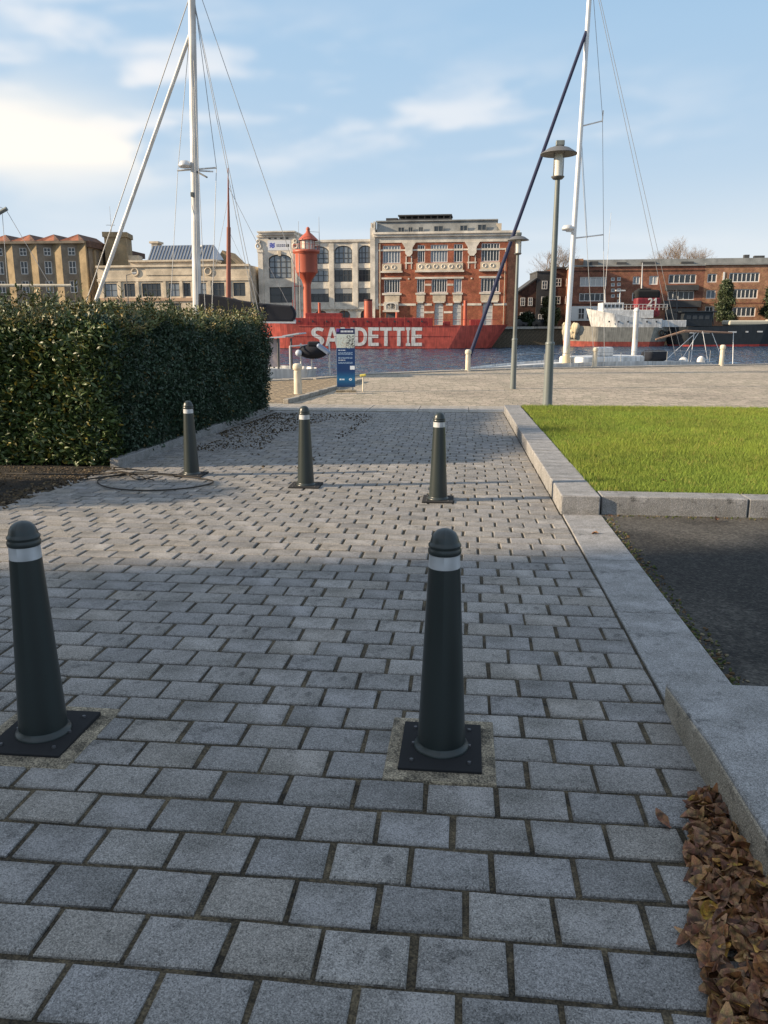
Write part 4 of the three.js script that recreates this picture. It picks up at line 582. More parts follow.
function windowAt(parent, [x0, y0, x1, y1, rise = 0], { cols = 2, rows = 2, f = 0.1, fm = M.framewhite, gm = M.pane, z = -0.22, place } = {}) {
  const g = [], w = x1 - x0, h = y1 - y0; const s = arch(x0, y0, x1, y1, rise, THREE.Shape); s.holes.push(arch(x0 + f, y0 + f, x1 - f, y1 - f, rise * 0.92)); g.push(new THREE.ExtrudeGeometry(s, { depth: 0.1, bevelEnabled: false, curveSegments: 5 }).translate(0, 0, z));
  for (let i = 1; i < cols; i++) g.push(box(f * 0.85, h - f, 0.08, x0 + w * i / cols, (y0 + y1) / 2 - (rise ? rise * 0.1 : 0), z + 0.05)); for (let j = 1; j < rows; j++) g.push(box(w - f, f * 0.8, 0.07, (x0 + x1) / 2, y0 + (h - rise * 0.4) * j / rows, z + 0.052));
  if (place) g.forEach((q) => q.applyMatrix4(place)); const m = mesh('window', g, fm, parent);
  const pg = new THREE.ShapeGeometry(arch(x0 + 0.02, y0 + 0.02, x1 - 0.02, y1 - 0.02, rise, THREE.Shape), 5).translate(0, 0, z + 0.02); if (place) pg.applyMatrix4(place); mesh('pane', pg, gm, m); return m;
}
const turnTo = (b, ry, xm) => { const a = b.rotation.y; b.position.x += xm * (Math.cos(a) - Math.cos(ry)); b.position.z += xm * (Math.sin(ry) - Math.sin(a)); b.rotation.y = ry; };   // swing about the middle of the front
const anyPane = () => rnd() < 0.35 ? M.panelight : M.pane;
function building(name, label, pos, rot) { return thing(name, label, 'building', pos, rot); }

{ // red brick block with cream stone dressings
  const b = building('brick_building', 'red brick building with cream stone bands and grey mansard roof', [-18.16, 1.4, -164.0], 0.3124); turnTo(b, -0.02, 14); b.position.z += 3.5;
  const top = [[1.53, 12.33, 5.04, 15.67], [8.47, 12.42, 9.9, 15.7], [11.03, 12.42, 14.36, 15.75], [15.58, 12.42, 17.29, 15.8], [20.95, 12.5, 24.44, 15.9]], mid = [[1.8, 6.65, 5.0, 9.28], [8.39, 6.69, 9.9, 9.3], [11.3, 6.7, 14.36, 9.3], [15.7, 6.7, 17.24, 9.3], [21.0, 6.75, 24.64, 9.35]], sh = [[8.32, 0.4, 9.85, 4.74, 0.5], [11.95, 0.4, 13.68, 4.76, 0.5], [15.61, 0.4, 17.24, 4.78, 0.5], [21.46, 0.4, 23.43, 4.82, 0.5]];
  wall('wall', [0, 0, 27.9, 16.2], [...top, ...mid, ...sh], M.redbrick, b); mesh('wall', [boxr(0.02, 0, 27.88, 16.15, -14, -0.41)], M.redbrick, b);
  for (const r of top) { windowAt(b, r, { cols: r[2] - r[0] > 2 ? 6 : 3, rows: 1, f: 0.13, gm: anyPane() }); mesh('transom', boxr(r[0] - 0.05, 14.62, r[2] + 0.05, 14.98, -0.2, 0.06), M.stonewhite, b); }
  for (const r of mid) windowAt(b, r, { cols: r[2] - r[0] > 2 ? 6 : 3, rows: 1, f: 0.13, gm: anyPane() });
  for (const r of sh) windowAt(b, r, { cols: 1, rows: 5, f: 0.08, fm: M.shutter, gm: M.shutter });
  for (const r of [[1.4, 10.84, 5.25, 12.25], [8.24, 10.9, 17.4, 12.32], [20.8, 11.0, 24.6, 12.4]]) { mesh('stone_panel', boxr(...r, -0.1, 0.14), M.stonecream, b); mesh('sill', boxr(r[0] - 0.25, r[1] - 0.32, r[2] + 0.25, r[1] + 0.02, -0.1, 0.4), M.stonewhite, b); for (let x = r[0] + 0.8; x < r[2] - 0.6; x += 1.5) mesh('roundel', new THREE.TorusGeometry(0.36, 0.09, 6, 18).translate(x, r[1] + 0.75, 0.16), M.stonewhite, b); }
  for (const r of [[1.3, 9.3, 5.3, 9.62], [8.0, 9.33, 17.6, 9.68], [20.6, 9.4, 24.9, 9.75], [1.4, 6.25, 5.3, 6.62], [8.1, 6.3, 10.1, 6.66], [11.0, 6.3, 14.6, 6.66], [15.4, 6.3, 17.5, 6.66], [20.7, 6.35, 24.9, 6.7]]) mesh('sill', boxr(...r, -0.1, 0.22), M.stonewhite, b);
  for (const r of [[1.91, 4.9, 4.9, 6.24], [8.3, 4.92, 9.9, 6.28], [11.53, 4.94, 14.1, 6.28], [15.56, 4.96, 17.3, 6.28], [21.0, 5.0, 24.6, 6.33]]) { mesh('stone_apron', boxr(...r, -0.1, 0.10), M.stonecream, b); mesh('scroll', boxr(r[0] + 0.2, r[1] - 0.25, r[2] - 0.2, r[1] + 0.05, -0.1, 0.26), M.stonewhite, b); }
  for (const [x0, x1] of [[0.1, 1.9], [4.6, 8.2], [9.95, 11.4], [14.2, 15.5], [17.4, 21.2], [23.6, 27.8]]) mesh('band', boxr(x0, 4.18, x1, 4.6, -0.1, 0.07), M.stonewhite, b);
  for (const [x0, x1] of [[0.1, 1.5], [5.1, 6.1], [7.3, 8.4], [10, 11], [14.4, 15.5], [17.4, 18.4], [19.8, 20.9], [24.5, 27.8]]) mesh('band', boxr(x0, 14.66, x1, 14.95, -0.1, 0.07), M.stonewhite, b);
  for (const [x0, x1, y] of [[10, 11.2, 8.0], [14.4, 15.6, 8.0], [9.9, 11.8, 2.7], [13.8, 15.5, 2.7]]) mesh('band', boxr(x0, y, x1, y + 0.38, -0.1, 0.06), M.stonewhite, b);
  for (const [x0, x1] of [[6.09, 7.35], [18.37, 19.87]]) { const s = new THREE.Shape([[x0 - 0.75, 16.2], [x1 + 0.75, 16.2], [x1 + 0.1, 15.2], [x1 + 0.1, 14.2], [x1 - 0.35, 13.6], [x0 + 0.35, 13.6], [x0 - 0.1, 14.2], [x0 - 0.1, 15.2]].map((p) => new THREE.Vector2(...p))); mesh('pendant', new THREE.ExtrudeGeometry(s, { depth: 0.3, bevelEnabled: false }), M.stonewhite, b); mesh('pendant_bar', [boxr(x0, 11.2, x0 + 0.2, 13.65, -0.1, 0.08), boxr(x1 - 0.2, 11.2, x1, 13.65, -0.1, 0.08), boxr(x0 - 0.15, 12.2, x1 + 0.15, 12.5, -0.1, 0.1), boxr((x0 + x1) / 2 - 0.15, 9.2, (x0 + x1) / 2 + 0.15, 9.5, -0.1, 0.1)], M.stonewhite, b); }
  for (const x of [5.55, 7.75, 17.75, 20.25]) mesh('corbel', boxr(x - 0.28, 15.2, x + 0.28, 16.2, -0.1, 0.16), M.redbrick, b);
  mesh('cornice', [boxr(-0.1, 16.2, 28.0, 17.3, -13.9, 0.12), boxr(-0.2, 17.3, 28.1, 17.75, -14, 0.5), boxr(-0.3, 17.75, 28.2, 18.15, -14, 0.75)], M.stonewhite, b);
  mesh('oriel', [boxr(1.8, 3.3, 4.7, 4.9, -0.1, 0.6), boxr(1.6, 2.95, 4.9, 3.3, -0.1, 0.7)], M.stonewhite, b); windowAt(b, [2.2, 3.45, 4.3, 4.75, 0.4], { cols: 2, rows: 1, f: 0.1, z: 0.58 }); mesh('doorway', boxr(2.2, 0, 4.2, 2.7, -0.1, 0.03), M.framedark, b);
  mesh('drainpipe', [rod(V(1.0, 0.5, 0.15), V(1.0, 16, 0.15), 0.08), rod(V(25.6, 0.5, 0.15), V(25.6, 15, 0.15), 0.07)], M.stonecream, b); mesh('shaded_end', boxr(26.2, 0, 27.95, 16.1, -0.1, 0.3), M.darkbrick, b);  // dark strip stands for the shaded right end of the front
  const mw = [[4.47, 18.2, 5.76, 19.2], [6.5, 18.2, 7.42, 19.2], [8.54, 18.2, 9.47, 19.2], [11.53, 18.25, 13.4, 19.35], [16.62, 18.3, 18.14, 19.4], [20.05, 18.35, 21.77, 19.5]];
  const ms = new THREE.Shape([[0.9, 18.1], [13.5, 18.1], [13.0, 20.3], [1.5, 20.3]].map((p) => new THREE.Vector2(...p))); mesh('mansard_roof', [new THREE.ExtrudeGeometry(ms, { depth: 23.6, bevelEnabled: false }).rotateY(Math.PI / 2).translate(0.2, 0, 0), boxr(0.0, 20.3, 24.0, 20.5, -13.4, -1.1)], M.zinc, b);
  for (const r of mw) { const w = windowAt(b, r, { cols: 2, rows: 1, f: 0.1, z: -0.8, fm: M.zinc }); }
  mesh('roof_terrace', [boxr(4.4, 20.5, 15, 20.75, -6, -1.2), boxr(4.4, 21.3, 15, 21.55, -6, -1.2), ...Array.from({ length: 9 }, (_, i) => boxr(4.6 + i * 1.25, 20.7, 4.75 + i * 1.25, 21.3, -1.5, -1.3)), boxr(5, 20.7, 14.4, 21.3, -5.5, -2.5), boxr(2.0, 20.5, 4.3, 21.0, -4, -1.4)], M.slate, b);
  mesh('chimney', [boxr(23.7, 18.1, 24.7, 19.7, -2.4, -1.2)], M.stonecream, b); mesh('party_pier', [boxr(-0.95, 0, 0.0, 19.0, -10, 0.35), boxr(-0.85, 19.0, -0.5, 20.0, -2, 0.2), boxr(-0.3, 19, 0, 20.2, -2, 0.2)], M.stonewhite, b);
}
{ // white building with arched windows
  const b = building('white_building', 'cream white building with tall arched windows and a sign tower', [-42.62, 1.4, -159.46], 0.2077); turnTo(b, -0.03, 12); b.position.z += -3.73;
  const A = [[10.2, 12.4, 14.65, 15.75, 0.9], [15.8, 12.4, 19.4, 15.8, 0.9], [20.67, 12.4, 23.43, 15.8, 0.9]], Mi = [[10.2, 8.87, 14.58, 11.43], [15.76, 8.86, 19.38, 11.5], [20.65, 8.88, 23.42, 11.5]], Lo = [[10.2, 4.93, 14.55, 7.59], [15.74, 4.94, 19.36, 7.62], [20.63, 4.95, 23.4, 7.65]], Gr = [[11.57, 0.6, 14.13, 3.27, 0.7], [16.49, 0.6, 18.85, 3.28, 0.7], [21.01, 0.6, 22.6, 3.29, 0.7]];
  wall('wall', [8.3, 0, 24.75, 16.6], [...A, ...Mi, ...Lo, ...Gr], M.stonewhite, b); mesh('wall', boxr(8.32, 0, 24.7, 16.5, -12, -0.42), M.stonewhite, b);
  for (const r of A) windowAt(b, r, { cols: 4, rows: 3, f: 0.16, fm: M.framedark, gm: M.panelight }); for (const r of [...Mi, ...Lo]) windowAt(b, r, { cols: 4, rows: 2, f: 0.15, fm: M.framedark, gm: anyPane() }); for (const r of Gr) windowAt(b, r, { cols: 2, rows: 2, f: 0.14, fm: std({ color: C(0.12, 0.05, 0.03) }) });
  for (const [x0, x1] of [[14.75, 15.7], [19.5, 20.55], [23.5, 24.7]]) mesh('pilaster', boxr(x0, 3.8, x1, 16.2, -0.1, 0.35), M.stonewhite, b);
  for (const r of [...Mi, ...Lo]) mesh('blind', boxr(r[0] + 0.1, r[3] - (r[1] < 6 ? 1.0 : 0.35), r[2] - 0.1, r[3], -0.16, -0.1), std({ color: C(0.30, 0.31, 0.31) }), b);
  mesh('cornice', [boxr(8.2, 16.5, 24.9, 16.95, -12, 0.3), boxr(8.3, 3.5, 24.75, 3.85, -0.1, 0.3)], M.stonewhite, b); for (let x = 9; x < 24; x += 1.1) mesh('dentil', boxr(x, 3.2, x + 0.45, 3.5, -0.1, 0.18), M.stonecream, b);
  // the sign tower
  const T = [2.5, 9.58, 7.15, 14.2, 0.8], TL = [2.5, 4.83, 7.15, 7.88];
  wall('tower_wall', [0.4, 0, 8.3, 17.6], [T, TL], M.stonewhite, b, 0.9, 0.5); mesh('tower_wall', boxr(0.42, 0, 8.28, 17.5, -10, 0.38), M.stonewhite, b);
  windowAt(b, T, { cols: 4, rows: 4, f: 0.17, fm: M.framedark, gm: M.panelight, z: 0.6 }); windowAt(b, TL, { cols: 2, rows: 2, f: 0.15, fm: M.framedark, z: 0.6 });
  mesh('tower_cornice', [boxr(0.2, 17.5, 8.4, 17.9, -10, 1.1), boxr(0.7, 17.9, 8.0, 18.35, -10, 1.5), boxr(0.5, 18.35, 8.2, 18.6, -10, 1.8)], M.stonewhite, b); for (let i = 0; i < 4; i++) mesh('vent', boxr(2.6 + i * 1.2, 17.15, 3.1 + i * 1.2, 17.4, 0.85, 0.95), M.framedark, b);
  for (const x of [0.4, 7.3]) mesh('tower_pier', [boxr(x, 0, x + 1.0, 14.6, 0.8, 1.35), boxr(x - 0.1, 14.6, x + 1.1, 15.1, 0.8, 1.5)], M.stonewhite, b); for (const x of [0.55, 8.1]) mesh('scroll_ornament', [new THREE.TorusGeometry(0.5, 0.2, 8, 16).translate(x, 15.8, 1.1), new THREE.TorusGeometry(0.3, 0.16, 8, 16).translate(x, 16.7, 1.1)], M.stonewhite, b); mesh('keystone', boxr(4.55, 13.9, 5.1, 14.9, 0.85, 1.2), M.stonecream, b);
  const cv = document.createElement('canvas'); cv.width = 256; cv.height = 104; const c = cv.getContext('2d'); c.fillStyle = '#c9cdd4'; c.fillRect(0, 0, 256, 104); c.strokeStyle = '#2c3fa0'; c.lineWidth = 12; for (let k = 0; k < 3; k++) { c.beginPath(); c.moveTo(22, 40 + k * 17); c.lineTo(40, 30 + k * 17); c.lineTo(58, 42 + k * 17); c.lineTo(80, 28 + k * 17); c.stroke(); }
  c.fillStyle = '#26305c'; for (const [x, w] of [[100, 12], [118, 16], [140, 14], [160, 18], [184, 14]]) { c.fillRect(x, 42, w, 26); c.clearRect; c.fillStyle = '#c9cdd4'; c.fillRect(x + 4, 51, w - 7, 7); c.fillStyle = '#26305c'; } c.fillStyle = '#15171f'; c.fillRect(206, 40, 16, 30); c.fillRect(226, 40, 14, 30);
  const tx = new THREE.CanvasTexture(cv); tx.colorSpace = THREE.SRGBColorSpace; mesh('sign_panel', new THREE.PlaneGeometry(4.7, 1.9).translate(4.75, 15.95, 0.93), std({ map: tx, roughness: 0.6 }), b, true);
}
{ // low cream hall
  const b = building('cream_building', 'low cream hall with a row of square windows above the hedge', [-75.31, 1.4, -158.1], 0.2077); turnTo(b, -0.05, 16);
  const w1 = [[1.73, 6.0, 4.43, 8.6], [5.98, 6.0, 8.29, 8.6], [9.82, 6.0, 13.81, 8.6], [15.53, 6.0, 17.76, 8.6], [18.6, 6.0, 20.1, 8.6], [21.18, 6.0, 23.35, 8.6], [24.79, 6.0, 27.15, 8.6], [28.98, 6.0, 31.46, 8.6]], w2 = [[1.8, 1.6, 3.92, 4.7], [5.7, 1.6, 8.02, 4.7], [9.55, 1.6, 11.78, 4.7], [15.37, 1.6, 17.9, 4.7], [20.97, 1.6, 23.15, 4.7], [24.61, 1.6, 26.98, 4.7]];
  wall('wall', [0.4, 0, 32.4, 12.0], [...w1, ...w2], M.stonecream, b); mesh('wall', boxr(0.42, 0, 32.38, 11.9, -14, -0.41), M.stonecream, b); for (const r of w1) windowAt(b, r, { cols: r[2] - r[0] > 3 ? 4 : 2, rows: 2, f: 0.1, fm: M.framedark, gm: anyPane() }); for (const r of w2) windowAt(b, r, { cols: 2, rows: 2, f: 0.1, fm: M.framedark });
  mesh('band', [boxr(0.3, 5.1, 28.9, 5.75, -0.1, 0.25)], std({ color: C(0.56, 0.40, 0.29), map: plasterT }), b); mesh('frieze', [boxr(0.3, 9.0, 32.4, 9.5, -0.1, 0.2), boxr(10.8, 10.15, 22.2, 11.75, -0.1, 0.15), boxr(0.3, 11.7, 32.5, 12.1, -0.5, 0.4)], M.stonecream, b);
  mesh('attic', [boxr(7.6, 12.05, 25.2, 12.75, -4, -0.1), boxr(7.4, 12.7, 25.4, 13.05, -4, 0.35)], M.stonecream, b); mesh('side_tower', [boxr(9.0, 12, 10.2, 17, -10, -7.5), boxr(8.6, 17, 10.6, 17.4, -10, -7.3)], M.stonecream, b); for (const x of [1.0, 4.8, 8.6, 14.4, 17.9, 20.4, 23.8, 27.8]) mesh('pilaster', boxr(x, 5.8, x + 0.55, 9.0, -0.1, 0.16), M.stonecream, b); for (const x of [8.6, 24]) mesh('medallion', new THREE.TorusGeometry(0.7, 0.16, 8, 20).translate(x, 10.8, 0.1), M.stonecream, b);
  const rs = new THREE.Shape([[9.4, 12.8], [25.8, 12.8], [22.8, 17.2], [9.4, 17.2]].map((p) => new THREE.Vector2(...p))); const rf = mesh('blue_roof', new THREE.ExtrudeGeometry(rs, { depth: 0.3, bevelEnabled: false }).rotateX(-0.75).translate(0, 3.7, 4.4), M.roofblue, b); const seams = []; for (let i = 0; i < 20; i++) seams.push(boxr(9.6 + i * 0.68, 12.8, 9.72 + i * 0.68, 17.1, 0.3, 0.42).rotateX(-0.75).translate(0, 3.7, 4.4)); mesh('roof_seam', seams, M.zinc, rf); mesh('skylight', rbox(1.6, 0.5, 0.3, 19.6, 16.6, 0.5, 0.05).rotateX(-0.75).translate(0, 3.7, 4.4), M.framewhite, rf);
  mesh('gable', new THREE.ExtrudeGeometry(new THREE.Shape([[22.6, 11.9], [28.6, 11.9], [27.8, 12.6], [24.9, 15.3]].map((p) => new THREE.Vector2(...p))), { depth: 8, bevelEnabled: false }).translate(0, 0, -14), M.buff, b);
}
{ // sand coloured stair tower
  const b = building('stair_tower', 'sand coloured box tower rising behind the cream hall', [-78.66, 1.4, -170.82], 0.2077); mesh('wall', [boxr(1.4, 0, 5.9, 18.6, -6, 0)], M.buff, b); mesh('parapet', [boxr(1.1, 18.6, 6.2, 19.6, -6.3, 0.3)], M.buff, b); mesh('aerial', [rod(V(2.6, 19.6, -2), V(2.6, 25, -2), 0.06, 0.03), rod(V(1.6, 21.2, -2), V(3.4, 21.2, -2), 0.05)], M.wire, b); mesh('lean_to', boxr(5.9, 0, 8.2, 15, -5, -1), M.stonecream, b);
}
{ // saw-toothed warehouse
  const b = building('warehouse', 'sand brown warehouse with folded bays and small red tiled gables', [-103.92, 1.4, -162.18], 0.2077); turnTo(b, 0.02, 14); const P = 5.2;
  for (let i = -1; i < 4; i++) {
    const xs = 5.0 + i * P, a1 = Math.atan2(0.9, 3.0), a2 = -Math.atan2(0.9, 2.2), m1 = new THREE.Matrix4().makeTranslation(xs, 0, 0.9).multiply(new THREE.Matrix4().makeRotationY(a1)), L1 = Math.hypot(3, 0.9), m2 = new THREE.Matrix4().makeTranslation(xs + 3, 0, 0).multiply(new THREE.Matrix4().makeRotationY(a2)), L2 = Math.hypot(2.2, 0.9);
    const ws = [[1.3, 14.4, 2.7, 15.95], [1.25, 10.7, 2.65, 13.3], [1.15, 6.95, 2.6, 9.4], [1.1, 2.6, 2.6, 5.4]];
    const s = arch(0, 0, L1, 17.2, 0, THREE.Shape); for (const h of ws) s.holes.push(arch(...h, 0)); mesh('wall', new THREE.ExtrudeGeometry(s, { depth: 0.35, bevelEnabled: false }).translate(0, 0, -0.35).applyMatrix4(m1), M.buffshade, b); mesh('pier', box(L2, 17.2, 0.35, L2 / 2, 8.6, -0.175).applyMatrix4(m2), M.buff, b);
    for (const h of ws) windowAt(b, h, { cols: 2, rows: 2, f: 0.13, place: m1 });
    const y = 17.2, R = V(xs + 2.9, y + 1.5, -1.2), F0 = V(xs - 0.1, y, 1.2), F1 = V(xs + 5.2, y, 1.2), F2 = V(xs + 1.6, y, 0.7), K = V(xs + 2.9, y + 1.5, -10), tri = (...v) => { const g = new THREE.BufferGeometry(); g.setAttribute('position', new THREE.BufferAttribute(new Float32Array(v.flatMap((p) => [p.x, p.y, p.z])), 3)); g.computeVertexNormals(); return g; };
    mesh('roof_hip', [tri(F2, V(xs + 3.9, y, 0.9), R), tri(F0, F2, R)], M.tile, b); mesh('roof_slope', [tri(V(xs + 3.9, y, 0.9), F1, R), tri(R, F1, V(F1.x, y, -10)), tri(R, V(F1.x, y, -10), K), tri(R, K, V(F0.x, y, -10)), tri(R, V(F0.x, y, -10), F0)], M.tiledark, b);
    mesh('cornice', [boxr(xs, 16.7, xs + 5.2, 17.2, 0.2, 1.1)], M.buffshade, b);
  }
  mesh('wall', boxr(-0.2, 0, 25.9, 16.6, -30, -0.2), M.buffshade, b); const pil = []; for (let i = 0; i < 9; i++) { mesh('side_pilaster', boxr(25.85, 0, 26.3, 15.6, -28.5 + i * 3.2, -27.7 + i * 3.2), M.buff, b); } mesh('side_cornice', boxr(25.6, 16.0, 26.6, 17.2, -30, 0.6), M.tiledark, b);
}
{ // long brown brick terrace on the right: two houses
  const b = building('brick_terrace', 'dark red brick block with white window strips behind the tug', [21.48, 1.4, -175.14], 0.103); turnTo(b, -0.03, 23);
  const W = [[1.66, 8.3, 7.1, 10.25], [1.68, 5.3, 7.03, 6.95], [12.42, 8.7, 13.91, 10.25], [15.72, 8.6, 17.48, 10.36], [19.59, 8.8, 25.08, 10.6], [19.7, 5.5, 24.94, 7.33], [12.5, 5.4, 13.9, 7], [15.7, 5.4, 17.4, 7]], sq = [[9.2, 9.45], [9.27, 8.35], [9.34, 7.22], [9.42, 6.09], [9.5, 4.95], [7.97, 9.4], [8.05, 8.3], [8.12, 7.17], [8.2, 6.03]].map(([x, y]) => [x, y, x + 0.78, y + 0.72]);
  wall('wall', [-0.3, 0, 26.64, 12.3], [...W, ...sq], M.brownbrick, b); mesh('wall', boxr(-0.28, 0, 26.6, 12.2, -12, -0.41), M.brownbrick, b); W.forEach((r, i) => windowAt(b, r, { cols: Math.max(2, Math.round((r[2] - r[0]) / 1.0)), rows: 1, f: 0.15, gm: i === 0 || i === 3 ? M.shutter : anyPane() })); for (const r of sq) windowAt(b, r, { cols: 1, rows: 1, f: 0.15, gm: M.panelight });
  mesh('roof', [boxr(-0.5, 12.3, 26.66, 12.6, -12.5, 0.35), boxr(0.3, 12.6, 26.66, 13.8, -12, -1.5)], M.zinc, b); mesh('dormer', [boxr(3.6, 12.6, 5.2, 13.4, -2, -0.3), boxr(9, 12.6, 11, 13.2, -2, -0.6), boxr(14, 12.6, 17, 13.25, -2, -0.6), boxr(22, 12.6, 24.5, 13.2, -2, -0.7)], M.slate, b); mesh('chimney', boxr(0.2, 12.0, 2.1, 13.9, -2.4, 0.2), M.orangebrick, b);
  mesh('balcony', [boxr(19.0, 7.4, 25.5, 8.45, -0.1, 1.0)], M.slate, b); mesh('awning', [boxr(18.8, 4.0, 26.2, 5.3, -0.1, 1.4)], M.slate, b); mesh('shopfront', [boxr(19.4, 0.4, 25.8, 3.8, -0.1, 0.04)], M.pane, b); mesh('entrance', [boxr(0.2, 1.3, 6, 4.3, -0.1, 0.2)], M.framewhite, b); for (const x of [1.6, 3.4]) windowAt(b, [x, 1.6, x + 1.3, 3.9], { z: 0.22, f: 0.1 });
  mesh('string_course', [boxr(-0.3, 4.55, 18.7, 4.8, -0.1, 0.08), boxr(-0.3, 11.3, 26.6, 11.55, -0.1, 0.08)], M.darkbrick, b);
  const d = building('brick_terrace', 'orange brown brick block at the right edge behind the small trees', [21.48, 1.4, -175.14], 0.103); turnTo(d, -0.03, 23);
  const X = [[27.3, 8.97, 29.17, 10.7], [31.56, 8.97, 37.53, 10.85], [27.34, 5.72, 29.21, 7.43], [32.68, 5.72, 37.49, 7.6], [32.84, 2.1, 37.4, 4.0], [39.9, 8.97, 45, 10.76], [39.9, 5.72, 45, 7.43], [27.4, 1.4, 29.2, 4.2]];
  wall('wall', [26.68, 0, 47, 12.4], X, M.orangebrick, d, 0.02); mesh('wall', boxr(26.7, 0, 46.9, 12.3, -12, -0.4), M.orangebrick, d); for (const r of X) windowAt(d, r, { cols: Math.max(2, Math.round((r[2] - r[0]) / 0.85)), rows: 1, f: 0.18, gm: anyPane() }); mesh('roof', [boxr(26.68, 12.4, 47.1, 12.7, -12.5, 0.4), boxr(26.68, 12.7, 47, 13.85, -12, -1.5)], M.zinc, d); mesh('downpipe', boxr(30.3, 8.2, 30.65, 11, -0.1, 0.15), M.framewhite, d); mesh('string_course', boxr(26.7, 4.7, 46.9, 4.95, -0.1, 0.08), M.brownbrick, d); mesh('roof_vent', [boxr(35, 13.8, 36, 14.6, -4, -3), boxr(37, 13.8, 39, 14.4, -4, -3)], M.slate, d);
}
{ // small dark houses between the brick blocks
  const o = [10.56, 1.4, -187.08];
  const h1 = building('house', 'small dark red house with a sloping slate roof', o, 0.103); const s = new THREE.Shape([[0, 0], [4.2, 0], [4.2, 10.4], [0, 7.4]].map((p) => new THREE.Vector2(...p))); mesh('wall', new THREE.ExtrudeGeometry(s, { depth: 9, bevelEnabled: false }).translate(0, 0, -9), M.darkbrick, h1); mesh('roof', boxr(-0.3, -0.15, 5.2, 0.15, -9.3, 0.3).rotateZ(0.62).translate(0, 7.5, 0), M.slate, h1); for (const [x, y] of [[0.8, 4.6], [2.5, 4.6], [0.8, 1.4], [2.5, 1.4]]) windowAt(h1, [x, y, x + 1.0, y + 1.8], { z: 0.0, f: 0.14 });
  const h2 = building('house', 'narrow tall slate grey house', o, 0.103); mesh('wall', boxr(4.25, 0, 7.5, 11.8, -9, 0.2), M.slate, h2); mesh('parapet', boxr(4.15, 11.8, 7.6, 12.1, -9, 0.35), M.slate, h2); for (const [x, y] of [[5.4, 8.2], [5.4, 4.8], [4.9, 1.0]]) windowAt(h2, [x, y, x + 1.2, y + 1.8], { z: 0.2, f: 0.14 });
  const h3 = building('house', 'dark brown flat roofed house left of the long brick terrace', o, 0.103); mesh('wall', boxr(7.55, 0, 13.2, 12.6, -9, 0), M.darkbrick, h3); mesh('roof', boxr(7.5, 12.6, 13.3, 12.95, -9, 0.3), M.slate, h3); for (const [x, y] of [[8.4, 8.8], [10.8, 8.8], [8.4, 5], [10.8, 5]]) windowAt(h3, [x, y, x + 1.3, y + 1.7], { z: 0.0, f: 0.14 });
}

// ---------- trees across the water ----------
function bareTree(label, pos, H, k) {
  const t = thing('bare_tree', label, 'tree', pos, rnd() * 6, 'leafless trees behind the roofs'); const tr = [], tw = [];
  (function grow(a, dir, L, r, d) { const e = a.clone().addScaledVector(dir, L); (d < 3 ? tr : tw).push(rod(a, e, r, r * 0.65, d < 2 ? 7 : 3)); if (d >= 6) return; const n = d === 0 ? 5 : d < 4 ? 4 : 3; for (let i = 0; i < n; i++) { const nd = dir.clone().add(V(rr(-1, 1), rr(-0.25, 0.75), rr(-1, 1)).multiplyScalar(d === 0 ? 0.75 : 0.8)).normalize(); grow(a.clone().addScaledVector(dir, L * rr(0.65, 1)), nd, L * rr(0.55, 0.75), r * 0.55, d + 1); } })(V(0, 0, 0), V(0, 1, 0), H * 0.32, 0.28 * k, 0);
  mesh('trunk', tr, M.bark, t); const m = mesh('twigs', tw, M.twig, t); m.userData.kind = 'stuff';
}
{ const p = far(70, 196, 1.4), q = far(40.5, 201, 1.4); bareTree('bare tree crown above the roof behind the tug', [p.x, p.y, p.z], 29, 1); bareTree('bare tree rising behind the dark houses', [q.x, q.y, q.z], 25, 0.9); const r = far(64.5, 200, 1.4); bareTree('smaller bare tree top just left of the tall bare crown', [r.x, r.y, r.z], 24, 0.9); }
function leafyTree(name, label, pos, H, R, col, cone) {
  const t = thing(name, label, 'tree', pos, rnd() * 6); const b = [rod(V(0, 0, 0), V(0.1, H * 0.8, 0), 0.2, 0.06, 8)]; for (let i = 0; i < 14; i++) { const y = H * rr(0.25, 0.85), a = rnd() * 6.28, l = R * rr(0.4, 0.8); b.push(rod(V(0.05, y, 0), V(Math.cos(a) * l, y + l * 0.4, Math.sin(a) * l), 0.05, 0.02, 5)); } mesh('trunk', b, M.bark, t);
  const pts = []; const cl = Array.from({ length: 34 }, () => { const y = rr(0.16, 1), rad = R * (cone ? (1.08 - y) : Math.sqrt(1 - (y * 2 - 1.15) ** 2 * 0.8)), a = rnd() * 6.28; return [Math.cos(a) * rad * rr(0.3, 1), y * H, Math.sin(a) * rad * rr(0.3, 1)]; }); for (let i = 0; i < 4600; i++) { const c = cl[i % 34]; const s = R * 0.34; pts.push([c[0] + (rnd() + rnd() - 1) * s, c[1] + (rnd() + rnd() - 1) * s, c[2] + (rnd() + rnd() - 1) * s, rr(0.7, 1.3)]); }
  foliage('crown', sprig(5, 0.26, 0.12, 0.16), pts, () => { const v = rr(0.5, 1.4); return C(col[0] * v, col[1] * v, col[2] * v); }, t);
}
for (const [u, w, H, R, l, c] of [[68.5, 166, 8.4, 3.0, 'dark green conical tree in front of the orange brick block', [0.055, 0.075, 0.03]], [78.2, 166, 8.2, 3.0, 'dark green tree cut by the right edge of the picture', [0.05, 0.072, 0.03]]]) { const p = far(u, w, 1.4); leafyTree('evergreen_tree', l, [p.x, p.y, p.z], H, R, c, true); }
{ const p = far(33.8, 168, 1.4); leafyTree('shrub', 'olive green shrub beside the tug bow', [p.x, p.y, p.z], 5.5, 1.9, [0.07, 0.075, 0.025]); const q = far(29.5, 170, 1.4); leafyTree('shrub', 'dark green bush below the slate grey house', [q.x, q.y, q.z], 2.6, 1.6, [0.03, 0.05, 0.02]); }
